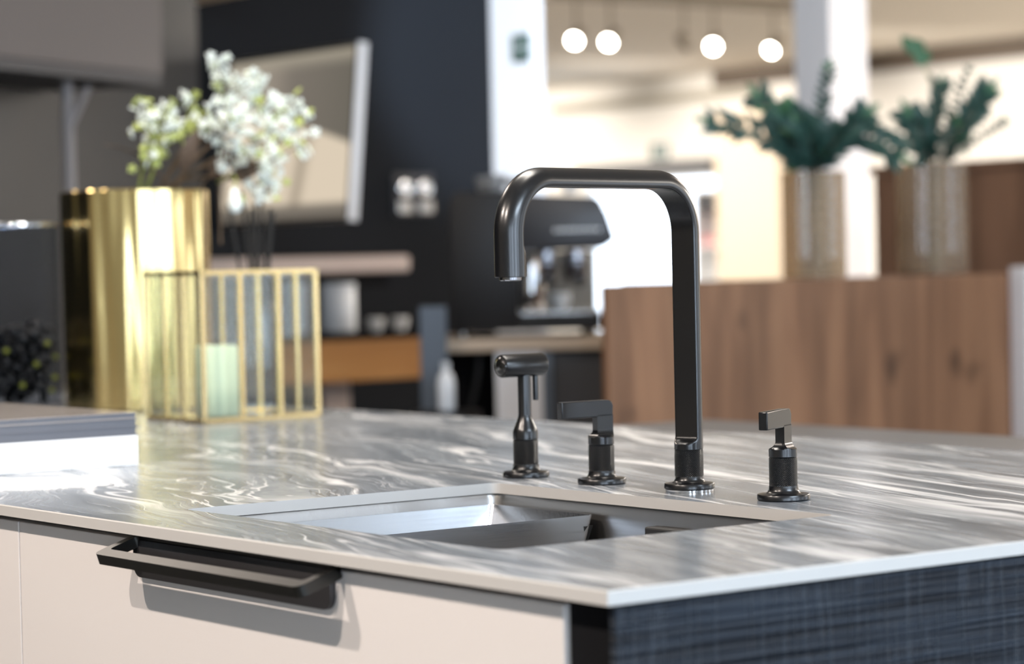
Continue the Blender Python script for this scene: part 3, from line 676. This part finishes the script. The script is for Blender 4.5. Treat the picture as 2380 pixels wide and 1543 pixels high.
# hanging white bloom and dry leaves
p0 = at(545, 440, 4.58); t = thing('hanging_bloom', 'single drooping white bloom hanging over the vase rim', 'flower', p0)
b = BM(); tube(b, bez(at(505, 424, 4.66) - p0 , at(560, 385, 4.6) - p0, Vector((0, 0, .004)), 8), .0014, 6); link('stem', b, M['green_stem'], t, 60)
b = BM(); lathe(b, [(0, .004), (.006, 0), (.010, -.014), (.0125, -.026), (.011, -.038), (.004, -.043), (0, -.043)], 20, cap=False); link('bloom', b, M['petal'], t, 60)
def leaf(bm, p0, p1, wid, up, bend=.0, mi=0, n=8):
    p0, p1 = Vector(p0), Vector(p1); ax = p1 - p0; L = ax.length; ax.normalize(); side = ax.cross(up).normalized(); nor = side.cross(ax)
    top, bo = [], []
    for k in range(n+1):
        s = k/n; wv = wid*.5*(math.sin(PI*min(1, s*.94 + .03))**.75); c = p0 + ax*L*s + nor*bend*L*math.sin(PI*s)
        top.append((c - side*wv + nor*wv*.25, c, c + side*wv + nor*wv*.25))
    V = [[bm.verts.new(q) for q in r] for r in top]; V2 = [[bm.verts.new(q - nor*.0008) for q in r] for r in top]
    for A, B_, fl in ((V, V, 0), (V2, V2, 1)):
        for a, c in zip(A, A[1:]):
            for j in (0, 1): f = bm.faces.new((a[j], a[j+1], c[j+1], c[j]) if not fl else (a[j], c[j], c[j+1], a[j+1])); f.material_index = mi
    for a, a2, c, c2 in zip(V, V2, V[1:], V2[1:]):
        for j in (0, 2): f = bm.faces.new((a[j], c[j], c2[j], a2[j])); f.material_index = mi
for (a, m_, c, lab) in (((392, 425), (345, 375), (238, 335), 'curled brown leaf arching out to the left of the vase'), ((470, 428), (505, 380), (560, 345), 'broad dark brown leaf in the middle of the vase'), ((510, 428), (560, 395), (625, 375), 'dark brown leaf leaning right under the white flowers'), ((415, 428), (440, 360), (460, 300), 'upright greyish leaf standing between the flower sprays')):
    ba = at(*a, 4.70); t = thing('dry_leaf', lab, 'leaf', Vector((ba.x, ba.y, Z0 + .30)), 0, 'dry leaves in the gold vase'); o_ = t.location.copy()
    pts = bez(at(*a, 4.70), at(*m_, 4.66), at(*c, 4.66), 10)
    b = BM(); tube(b, [Vector((0, 0, 0)), pts[0] - o_, pts[3] - o_], .002, 6); link('stalk', b, M['stem'], t, 60)
    b = BM(); leaf(b, pts[2] - o_, pts[-1] - o_, .030 if 'curled' not in lab else .02, -CF if 'curled' not in lab else Vector((0, 0, 1)), .10); link('blade', b, M['brown_leaf'], t, 60)

# ------------------------------------------------------------------ behind the island, right
# grey side table at the back
tb = thing('side_table', 'dark grey table top just behind the island worktop', 'table', (-.9, 1.66, 0))
b = BM(); box(b, -1.24, 1.1, -.27, .295, .832, .86, .002); link('top', b, M['grey_top'], tb)
b = BM(); box(b, -1.15, 1.0, -.2, .24, .0, .831); link('body', b, M['grey_body'], tb)
# wooden bar counter
bc = thing('bar_counter', 'tall warm oak bar counter with two vases on top', 'counter', (-3.14, 2.53, 0))
b = BM(); box(b, -.020, 0, 0, 1.368, .0, 1.107, .0015); link('front_panel', b, M['oak'], bc)
b = BM(); box(b, -.36, -.0205, .34, 1.366, 1.08, 1.1065, .001); link('top', b, M['oak'], bc)
b = BM(); box(b, -.34, -.0205, .36, 1.36, 0, 1.0795); link('body', b, M['oak_dark'], bc)
b = BM(); p = at(2361, 800, 6.75); box(b, -3.16, -3.10, 3.925, 3.97, 0, 1.125, .004); o = link('white_upright', b, M['white_paint']); tag(o, 'narrow white upright panel at the right end of the bar counter', 'panel')
bp = thing('wooden_partition', 'brown wooden partition behind the two ribbed vases', 'partition', (-3.7, 4.62, 0))
b = BM(); box(b, -.66, 1.6, 0, .03, 0, 1.42, .002); link('panel', b, M['oak_dark'], bp); b = BM(); box(b, -.665, 1.61, -.02, .06, 1.421, 1.445, .002); link('cap', b, M['oak_dark'], bp)

def ribbed_vase(c, r, h, label):
    t = thing('ribbed_vase', label, 'vase', c, 0, 'ribbed amber glass vases')
    n = 120; b = BM(); rings = []
    prof = [(r*.96, .0006), (r, .006)] + [(r, .006 + (h-.008)*k/5) for k in range(1, 6)] + [(r - .003, h), (r - .006, h - .003), (r - .006, .014)]
    for i, (rad, z) in enumerate(prof):
        rings.append([((rad + (.0022*math.cos(2*PI*k/n*30) if i < 7 else 0))*math.cos(2*PI*k/n), (rad + (.0022*math.cos(2*PI*k/n*30) if i < 7 else 0))*math.sin(2*PI*k/n), z) for k in range(n)])
    loft(b, rings); link('glass', b, M['rib_glass'], t, 40)
    b = BM(); lathe(b, [(0, .002), (r*.93, .002), (r*.93, .012), (0, .012)], 48, cap=False); link('thick_base', b, M['rib_glass'], t, 40)
    return t
v1 = at(1894, 640, 6.35); v1.z = 1.1075; v2 = at(2168, 632, 6.62); v2.z = 1.1075; v1.x = -3.22; v2.x = -3.25
v1 = at(1894, 640, 6.35); v2 = at(2168, 632, 6.62)
def on_bar(px, X): # where the ray through this column crosses the counter's line
    d = CF + CR*((px-1190)/FPX) - CU*((645-771.5)/FPX); k = (X - CAM.x)/d.x; p = CAM + d*k; p.z = 1.1075; return p
v1, v2 = on_bar(1894, -3.262), on_bar(2168, -3.268)
ribbed_vase(v1, .079, .272, 'left ribbed amber glass vase on the bar counter')
ribbed_vase(v2, .092, .297, 'right, wider ribbed amber glass vase on the bar counter')
def eucalyptus(vc, h, pts, d, label, lw, ll, step, light=.06):
    base = vc + Vector((rnd.uniform(-.02, .02), rnd.uniform(-.02, .02), .02)); t = thing('eucalyptus_branch', label, 'branch', base, 0, 'eucalyptus branches in the ribbed vases')
    P = [at(x, y, d) for x, y in pts]; neck = Vector((vc.x + (P[0].x - vc.x)*.25, vc.y + (P[0].y - vc.y)*.25, vc.z + h)); 
    k = Vector((neck.x - vc.x, neck.y - vc.y, 0)); 
    if k.length > .05: k = k.normalized()*.05; neck = Vector((vc.x + k.x, vc.y + k.y, neck.z))
    line = bez(neck, P[0], P[1], 14)
    b = BM(); tube(b, [Vector((0, 0, 0))] + [q - base for q in line], [.003]*4 + [.0025]*6 + [.0015]*6, 8); link('stem', b, M['stem'], t, 60)
    b = BM(); i = step; s = 1
    while i <= 14:
        q = line[i]; tn = (line[min(i+1, 14)] - line[i-1]).normalized()
        for sd in (-1, 1):
            out = tn.cross(CF).normalized()*sd*.75 + tn*.75 + CF*rnd.uniform(-.7, .7)
            L = ll*rnd.uniform(.75, 1.15)
            leaf(b, q - base, q - base + out.normalized()*L, lw*rnd.uniform(.8, 1.2), (-CF + Vector((rnd.uniform(-.6, .6), rnd.uniform(-.6, .6), .3))).normalized(), .12, 1 if rnd.random() < light else 0)
        i += 1 if ll < .06 else step
    leaf(b, line[-1] - base, line[-1] - base + (line[-1] - line[-3]).normalized()*ll, lw*.8, -CF, .1, 1)
    link('leaves', b, [M['eucalyptus'], M['eucalyptus_light']], t, 60)
for pts, lab, lw, ll in (
    ([(1830, 310), (1665, 285)], 'eucalyptus branch drooping furthest left from the left vase', .030, .055),
    ([(1840, 330), (1768, 235)], 'eucalyptus branch rising up left from the left vase', .030, .055),
    ([(1870, 300), (1830, 270)], 'short bushy eucalyptus branch at the left of the left vase', .040, .06),
    ([(1890, 320), (1870, 300)], 'short bushy eucalyptus branch at the centre of the left vase', .042, .06),
    ([(1900, 280), (1925, 165)], 'tall dark eucalyptus branch in the middle of the left vase', .018, .034),
    ([(1925, 330), (2000, 275)], 'eucalyptus branch leaning right from the left vase', .034, .06),
    ([(1960, 260), (2075, 350)], 'eucalyptus branch arching right and down beside the right vase', .032, .06)):
    eucalyptus(v1, .272, pts, 6.35, lab, lw*.78, ll, 1)
for pts, lab, lw, ll in (
    ([(2150, 320), (2120, 275)], 'eucalyptus branch with broad leaves at the left of the right vase', .034, .06),
    ([(2165, 300), (2185, 205)], 'upright eucalyptus branch in the middle of the right vase', .024, .04),
    ([(2200, 280), (2248, 170)], 'thin small-leaved twig rising from the right vase', .012, .022),
    ([(2230, 300), (2290, 220)], 'eucalyptus branch leaning right from the right vase', .030, .055),
    ([(2250, 340), (2330, 285)], 'thin twig spreading furthest right from the right vase', .012, .022)):
    eucalyptus(v2, .297, pts, 6.6, lab, lw*.78, ll, 1)
# tall thin stem with leaves only at its tip
base = v2 + Vector((0, 0, .02)); t = thing('eucalyptus_branch', 'tallest thin eucalyptus branch with leaves only near its tip', 'branch', base, 0, 'eucalyptus branches in the ribbed vases')
line = bez(v2 + Vector((0, 0, .297)), at(2190, 230, 6.6), at(2145, 150, 6.6), 10) + [at(2100, 88, 6.6)]
b = BM(); tube(b, [Vector((0, 0, 0))] + [q - base for q in line], .0016, 6); link('stem', b, M['green_stem'], t, 60)
b = BM()
for (a, c) in (((2145, 155), (2130, 110)), ((2142, 150), (2155, 115)), ((2140, 130), (2095, 85)), ((2138, 125), (2128, 90)), ((2135, 118), (2100, 105))): leaf(b, at(*a, 6.6) - base, at(*c, 6.6) - base, .034, -CF, .1, 0)
link('leaves', b, [M['eucalyptus_light']], t, 60)

# ------------------------------------------------------------------ black wall: kitchenette
un = thing('wall_unit', 'low kitchenette unit with golden oak drawer against the black wall', 'cabinet', (XW, 2.0, 0))
b = BM(); box(b, .02, .70, .80, 1.485, .805, .930); link('carcass', b, M['black'], un)
b = BM(); box(b, .01, .705, .80, 1.49, .9305, .948, .001); link('worktop', b, M['black'], un)
b = BM(); box(b, .7005, .722, .80, 1.487, .80, .929, .002); link('drawer', b, M['oak_drawer'], un)
b = BM(); box(b, .02, .60, .82, 1.44, 0, .60); link('plinth', b, M['black'], un)
b = BM(); box(b, .55, .62, 1.17, 1.27, .0, .80, .004); link('leg', b, M['shelf'], un)
sh = thing('wall_shelf', 'pale lit shelf board on the black wall below the screen', 'shelf', (XW, 2.0, 1.17))
b = BM(); box(b, .001, .38, .85, 1.68, -.028, .028, .012, 3); link('board', b, M['shelf'], sh)
b = BM(); box(b, .001, .36, .88, 1.6, -.075, -.031); link('bracket', b, M['black'], sh)
def can(c, r, h, m_, name, label, cat, group=None):
    t = thing(name, label, cat, c, 0, group)
    b = BM(); lathe(b, [(0, .0005), (r*.97, .0005), (r, .004), (r, h*.86), (r*.97, h*.875)], 32); link('body', b, m_, t, 40)
    b = BM(); lathe(b, [(r*1.0, h*.88), (r*1.02, h*.89), (r*1.02, h*.98), (r*.96, h), (0, h)], 32); link('lid', b, m_, t, 40); return t
WZ = .9485
can((-5.62, 3.385, WZ), .058, .160, M['white_tin'], 'canister', 'white lidded canister on the kitchenette worktop under the shelf', 'canister')
can((-5.62, 3.225, WZ), .036, .165, M['bottle_blue'], 'canister', 'slim pale blue canister left of the white canister', 'canister')
def cup(c, label, s=1.0, group='white cups on the kitchenette', mc='china'):
    t = thing('cup', label, 'cup', c, 0, group)
    b = BM(); lathe(b, [(0, .0004), (.022*s, .0004), (.025*s, .006*s), (.034*s, .03*s), (.037*s, .06*s), (.0345*s, .06*s), (.031*s, .03*s), (.02*s, .008*s), (0, .008*s)], 28, cap=False); link('bowl', b, M[mc], t, 50)
    b = BM(); tube(b, [(.034*s, 0, .045*s), (.05*s, 0, .048*s), (.054*s, 0, .034*s), (.046*s, 0, .02*s), (.031*s, 0, .022*s)], .0035*s, 8); link('handle', b, M[mc], t, 60); return t
cup((-5.45, 3.42, WZ), 'white cup just right of the white canister', .75); cup((-5.47, 3.53, WZ), 'white cup furthest right on the kitchenette worktop', .75)
# screen on the wall
SD = thing('wall_screen', 'flat screen angled out from the black wall, white side edge', 'screen', (-5.635, 3.165, 1.31))
a_, c_ = Vector((-6.0 + .03, 3.150, 1.318)), Vector((-5.165, 3.150, 1.310))
tilt = Matrix.Rotation(math.radians(-5.6), 4, 'X'); wl = .420
b = BM(); box(b, -wl, wl, .004, .030, 0, .560, .002); bmesh.ops.transform(b, matrix=tilt, verts=b.verts); link('case', b, M['tv_frame'], SD)
b = BM(); box(b, wl + .0003, wl + .006, .0, .036, -.002, .562, .002); bmesh.ops.transform(b, matrix=tilt, verts=b.verts); link('edge_trim', b, M['alu'], SD)
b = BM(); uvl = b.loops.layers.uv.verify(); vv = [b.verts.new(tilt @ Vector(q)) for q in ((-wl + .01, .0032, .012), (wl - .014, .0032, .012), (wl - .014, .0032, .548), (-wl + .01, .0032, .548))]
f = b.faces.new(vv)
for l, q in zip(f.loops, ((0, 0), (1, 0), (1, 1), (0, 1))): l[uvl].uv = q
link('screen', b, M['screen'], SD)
b = BM(); box(b, -.395, -.12, .045, .085, .22, .34); bmesh.ops.transform(b, matrix=tilt, verts=b.verts); link('wall_arm', b, M['black'], SD)
# double socket
so = thing('wall_socket', 'double chrome wall socket on the black wall beside the screen', 'socket', (XW + .001, 3.955, 1.415))
b = BM(); box(b, 0, .008, -.085, .085, -.075, .075, .004); link('plate', b, M['mach_grey'], so)
for k in (-1, 1):
    b = BM(); lathe(b, [(0, 0), (.030, 0), (.033, .006), (.030, .014), (.020, .016), (0, .013)], 28, cap=False); bmesh.ops.transform(b, matrix=Matrix.Translation((.008, k*.042, .02)) @ Matrix.Rotation(PI/2, 4, 'Y'), verts=b.verts); link('outlet', b, M['chrome'], so, 50)
    b = BM(); box(b, .008, .022, k*.046 - .030, k*.046 + .030, -.068, -.022, .004); link('switch', b, M['mach_steel'], so)

# ------------------------------------------------------------------ grey extractor and tall panel, far left
def oriented(o, p, ang): o.location = p; o.rotation_euler = (0, 0, ang)
ang = math.atan2(.867, -.5)                        # runs away to the right
q0 = at(465, 300, 7.9)
tp = thing('room_divider', 'grey tall divider below and behind the extractor at far left', 'divider', (q0.x, q0.y, 0), ang)
b = BM(); box(b, -1.15, 0, .0, .05, 0, 2.6, .002); link('board', b, M['panel_grey'], tp)
q1 = at(380, 200, 7.0)
eh = thing('extractor_hood', 'wide warm grey extractor housing at the top left', 'extractor hood', (q1.x, q1.y, q1.z), ang)
b = BM(); box(b, -1.6, 0, 0, .35, .030, 1.1, .003); link('housing', b, M['hood_grey'], eh)
b = BM(); box(b, -1.6, -.003, .004, .345, -.0, .0295, .001); link('underside', b, M['grey_body'], eh)
p1, p2 = at(155, 172, 6.75), at(160, 440, 6.75)  # a reflected streak, built here as solid tubes
po = thing('reflection_streak', 'reflected light modelled as a pinkish grey pole with a slanting brace below the extractor', 'streak', (p1.x, p1.y, Z0))
b = BM(); zt = p1.z - Z0; tube(b, [(0, 0, -.9), (0, 0, zt)], .016, 16); link('upright', b, M['streak_grey'], po, 60)
b = BM(); e2 = at(205, 200, 6.75) - po.location; e1 = at(165, 290, 6.75) - po.location; tube(b, [Vector((0, 0, e1.z - .05)), e1, e2], .010, 12); link('offshoot', b, M['streak_grey'], po, 60)

# ------------------------------------------------------------------ coffee bar and espresso machine
mang = math.atan2(CR.y, CR.x)
mo = at(1050, 785, 7.0)                             # left front foot of the machine
CBZ = mo.z - .004
cb = thing('coffee_bar', 'pale topped coffee bar carrying the espresso machine', 'counter', (mo.x, mo.y, 0), mang)
PXM = 7.0/FPX
b = BM(); box(b, -.05, .435, -.06, .50, CBZ - .034, CBZ, .004); link('top', b, M['oak_pale'], cb)
b = BM(); box(b, .118, .245, -.04, .46, 0, CBZ - .035, .003); link('white_side', b, M['white_paint'], cb)
b = BM(); box(b, .2455, .272, -.045, .46, 0, CBZ - .035, .002); link('steel_edge', b, M['blue_grey'], cb)
b = BM(); box(b, .2725, .43, -.03, .46, 0, CBZ - .035, .002); link('front_panel', b, M['grey_body'], cb)
b = BM(); box(b, -.04, .117, .30, .46, 0, CBZ - .036); link('back_panel', b, M['black'], cb)
b = BM(); tube(b, bez((.075, .02, CBZ - .04), (.06, .0, CBZ - .24), (-.02, .02, CBZ - .26), 10) , .006, 8); link('hose', b, M['rubber'], cb, 60)
p = at(1010, 900, 6.9); ps = thing('blue_grey_post', 'blue-grey upright panel left of the coffee bar', 'panel', (p.x, p.y, 0), mang)
b = BM(); box(b, -.036, .036, -.01, .02, 0, at(1010, 712, 6.9).z, .003); link('board', b, M['blue_grey'], ps)
p = at(1037, 900, 6.75); bt = thing('bottle', 'white plastic bottle in front of the blue-grey upright panel', 'bottle', (p.x, p.y, at(1037, 955, 6.75).z))
b = BM(); lathe(b, [(0, 0), (.020, 0), (.023, .005), (.023, .075), (.018, .095), (.009, .104), (.009, .118), (0, .118)], 28, cap=False); link('body', b, M['white_tin'], bt, 40)
b = BM(); lathe(b, [(.0105, .112), (.0105, .128), (0, .128)], 20); link('cap', b, M['white_tin'], bt, 40)
st = thing('stool', 'dark stool under the blue-grey upright carrying a white bottle', 'stool', (p.x, p.y, 0), mang)
b = BM(); lathe(b, [(0, bt.location.z - .03), (.09, bt.location.z - .03), (.09, bt.location.z - .001), (0, bt.location.z - .001)], 32, cap=False); link('seat', b, M['mach_black'], st, 40)
for k in range(3):
    b = BM(); a = k*2*PI/3; tube(b, [(.07*math.cos(a), .07*math.sin(a), bt.location.z - .03), (.14*math.cos(a), .14*math.sin(a), 0.001)], .01, 10); link('leg', b, M['mach_black'], st, 60)

em = thing('espresso_machine', 'black espresso machine with chrome group heads on the coffee bar', 'coffee machine', (mo.x, mo.y, CBZ), mang)
Hh = .40
b = BM(); prism(b, [(.0, .02), (.185, .02), (.185, Hh - .01), (.172, Hh), (.02, Hh), (.0, Hh - .03)], -.005, .44, .004, 0, Matrix(((1, 0, 0, 0), (0, 0, 1, 0), (0, 1, 0, 0), (0, 0, 0, 1)))); link('side_housing', b, M['mach_black'], em, 40)
b = BM(); prism(b, [(.1855, .235), (.419, .240), (.452, .262), (.448, .278), (.432, .330), (.412, .372), (.395, .380), (.1855, .392)], .01, .44, .005, 0, Matrix(((1, 0, 0, 0), (0, 0, 1, 0), (0, 1, 0, 0), (0, 0, 0, 1)))); link('top_housing', b, M['mach_grey'], em, 40)
for k in range(9):
    b = BM(); lathe(b, [(.0055, 0), (.0055, .003), (.0035, .004), (0, .003)], 16); bmesh.ops.transform(b, matrix=Matrix.Translation((.290 + .0145*k, .0098, .290)) @ Matrix.Rotation(PI/2, 4, 'X'), verts=b.verts); link('button', b, M['mach_steel'], em, 60)
b = BM(); box(b, .1855, .410, .0, .44, .02, .062, .004); link('base', b, M['mach_black'], em)
b = BM(); box(b, .19, .408, .006, .30, .0625, .070, .001); link('drip_tray', b, M['mach_steel'], em)
b = BM(); box(b, .186, .404, .305, .32, .0705, .234); link('back_panel', b, mat('machine_back', (.16, .13, .10), .35, .6), em)
for fx_ in (.03, .38):
    b = BM(); lathe(b, [(.016, .0006), (.018, .01), (.016, .0195)], 20); bmesh.ops.translate(b, vec=(fx_, .05, 0), verts=b.verts); link('foot', b, M['mach_steel'], em, 40)
    b = BM(); lathe(b, [(.016, .0006), (.018, .01), (.016, .0195)], 20); bmesh.ops.translate(b, vec=(fx_, .38, 0), verts=b.verts); link('foot', b, M['mach_steel'], em, 40)
for gx in (.262, .345):
    b = BM(); lathe(b, [(.030, .170), (.034, .176), (.034, .205), (.028, .212), (.028, .236)], 32, (gx, .12, 0)); g_ = link('group_head', b, M['group_steel'], em, 40)
    b = BM(); lathe(b, [(0, .150), (.026, .150), (.031, .158), (.031, .1695)], 32, (gx, .12, 0)); pf = link('portafilter', b, M['group_steel'], em, 40)
    b = BM(); tube(b, [(gx, .09, .162), (gx + .004, .04, .158), (gx + .008, -.03, .148)], [.008, .010, .012], 14); link('handle', b, M['mach_black'], pf, 60)
b = BM(); tube(b, [(.235, .02, .234), (.235, .0, .20), (.232, -.005, .14), (.226, .01, .075)], .006, 12); link('steam_wand', b, M['chrome'], em, 60)
b = BM(); lathe(b, [(0, .0), (.030, .0), (.034, .004), (.036, .045), (.027, .085), (.029, .100), (.026, .100), (.024, .085), (.032, .045), (.028, .008), (0, .008)], 32, cap=False)
bmesh.ops.scale(b, vec=(1, 1, 1.4), verts=b.verts); jg = link('milk_jug', b, M['chrome'], None, 40); tag(jg, 'steel milk jug under the steam wand of the espresso machine', 'jug'); 
jg.location = Vector((mo.x, mo.y, CBZ + .0705)) + Vector((math.cos(mang)*.222 - math.sin(mang)*.055, math.sin(mang)*.222 + math.cos(mang)*.055, 0))
def on_machine(x, y, z): return Vector((mo.x + math.cos(mang)*x - math.sin(mang)*y, mo.y + math.sin(mang)*x + math.cos(mang)*y, CBZ + z))
cup(on_machine(.335, .12, .3935), 'white cup on the right of the espresso machine top', .9, 'cups on the espresso machine')
for x, y, s_, lab in ((.13, .10, .8, 'grey cup front left on the espresso machine top'), (.185, .20, .75, 'grey cup nearest the middle of the espresso machine top'), (.10, .24, .8, 'grey cup behind, on the left of the machine top')):
    cup(on_machine(x, y, .4005 if x < .16 else .3945), lab, s_, 'cups on the espresso machine', 'grey_china')
cup(on_machine(.30, .14, .0705), 'small white cup on the drip tray under the group heads', .8, 'cups on the espresso machine')

# ------------------------------------------------------------------ exit signs
def running_man(bm, s, y):
    def poly(pts): prism(bm, [(px*s, py*s) for px, py in pts], y - .001, y, 0, 0, Matrix(((1, 0, 0, 0), (0, 0, 1, 0), (0, 1, 0, 0), (0, 0, 0, 1))))
    lathe_pts = [(-.12 + .05*math.cos(a), .28 + .05*math.sin(a)) for a in [2*PI*k/12 for k in range(12)]]
    poly(lathe_pts); poly([(-.2, .2), (-.05, .2), (0, .02), (-.12, -.02)]); poly([(-.12, 0), (-.02, 0), (.08, -.25), (0, -.27)]); poly([(-.14, .02), (-.06, 0), (-.2, -.26), (-.3, -.24)]); poly([(-.05, .2), (.1, .06), (.06, .02), (-.06, .12)])
    poly([(.2, -.3), (.42, -.3), (.42, .32), (.2, .32)])
ex = thing('exit_sign', 'green and white exit sign mounted on the left white column', 'sign', (-6.152, 4.5740, 1.968))
b = BM(); box(b, -.056, .050, -.010, 0, -.050, .050, .002); link('plate', b, M['exit_green'], ex)
b = BM(); running_man(b, .05, -.0105); link('pictogram', b, M['exit_white'], ex)
ex2 = thing('exit_sign', 'small green exit sign on the cream wall above the bright window', 'sign', (-16.8, YB - .003, 2.17))
b = BM(); box(b, -.12, .12, -.02, 0, -.07, .07, .002); link('plate', b, M['exit_green'], ex2)
b = BM(); running_man(b, .19, -.0205); link('pictogram', b, M['exit_white'], ex2)

# ------------------------------------------------------------------ far room: door, shelf unit, lights
sf = thing('shelf_unit', 'small open shelf unit on the cream wall right of the window', 'shelf', (-15.76, YB, 0))
b = BM(); box(b, -.19, -.17, -.35, -.002, .3, 1.76); box(b, .17, .19, -.35, -.002, .3, 1.76); box(b, -.17, .17, -.02, -.003, .3, 1.76); box(b, -.19, .19, -.35, -.002, 1.76, 1.79); link('frame', b, M['wframe'], sf)
b = BM(); box(b, -.168, .168, -.33, -.022, 1.58, 1.755); link('top_box', b, M['grey_body'], sf)
for zz in (.60, .98, 1.26):
    b = BM(); box(b, -.168, .168, -.34, -.022, zz, zz + .02); link('board', b, M['wframe'], sf)
o = link('carton', box(BM(), -15.90, -15.63, YB - .30, YB - .08, 1.2805, 1.36, .004), M['pink_box']); tag(o, 'pink carton on the middle board of the far shelf unit', 'box')
b = BM(); box(b, -15.52, -14.70, YB - .45, YB - .003, 0, 2.45, .004); o = link('tall_cupboard', b, M['beige']); tag(o, 'beige tall cupboard on the cream wall right of the shelf unit', 'cupboard')
# ceiling track with spot lights in the far room
trk = thing('ceiling_track', 'taupe ceiling track with spot lights in the far room', 'track', (-10.9, 9.2, HC))
b = BM(); box(b, -.03, .03, -1.6, 1.6, -.075, -.001, .004); link('rail', b, M['lamp_body'], trk)
def spot_light(loc, aim, label, group, lit=True, drop=.20, fac=.038, m_=None):
    t = thing('spot_light', label, 'spot light', loc, 0, group); m_ = m_ or M['lamp_body']
    b = BM(); tube(b, [(0, 0, -.001), (0, 0, -drop + .03)], .008, 10); link('stem', b, m_, t, 60)
    d = (Vector(aim) - Vector(loc) + Vector((0, 0, drop))).normalized(); q = Matrix.Translation((0, 0, -drop)) @ d.to_track_quat('Z', 'Y').to_matrix().to_4x4()
    b = BM(); lathe(b, [(0, -.09), (fac*.8, -.09), (fac, -.08), (fac*1.1, .07), (fac*.98, .07), (fac*.9, .05), (0, .05)], 28, cap=False); bmesh.ops.transform(b, matrix=q, verts=b.verts); link('head', b, m_, t, 40)
    b = BM(); lathe(b, [(0, .056), (fac*.92, .056), (fac*.92, .060), (0, .060)], 28, cap=False); bmesh.ops.transform(b, matrix=q, verts=b.verts); link('lens', b, M['lamp'] if lit else m_, t, 60)
    return t
for y, aim, lit, lab in ((8.58, (-5.5, 1.0, -2.0), True, 'lit spot light first from the left on the far ceiling track'), (8.85, (-6.0, 1.6, -2.0), True, 'lit spot light second from the left on the far ceiling track'),
                         (9.45, (-14, 14, 1.2), False, 'dark spot light turned away, third on the far ceiling track'), (9.70, (-8.2, 6.6, .6), True, 'lit spot light fourth from the left, seen from the side'), (10.22, (-9.6, 7.0, .4), True, 'lit spot light nearest the right column on the far ceiling track')):
    spot_light((-10.9, y, HC - .076), aim, lab, 'spot lights on the far ceiling track', lit, .23)
# the spots over the island (out of the picture, they light it)
trk2 = thing('ceiling_track', 'black ceiling track with spot lights in front of the island', 'track', (-.6, -1.75, HC))
b = BM(); box(b, -1.8, 1.7, -.02, .02, -.03, -.001); link('rail', b, M['mach_black'], trk2)
for i, (x, y, z, p) in enumerate(FRONT_SPOTS): spot_light((x, y, HC - .031), (-.75, 0, .70), ('black spot light on the track in front of the island, left', 'black spot light on the track in front of the island, right')[i], 'spot lights over the island', True, HC - .031 - z, .038, M['mach_black'])
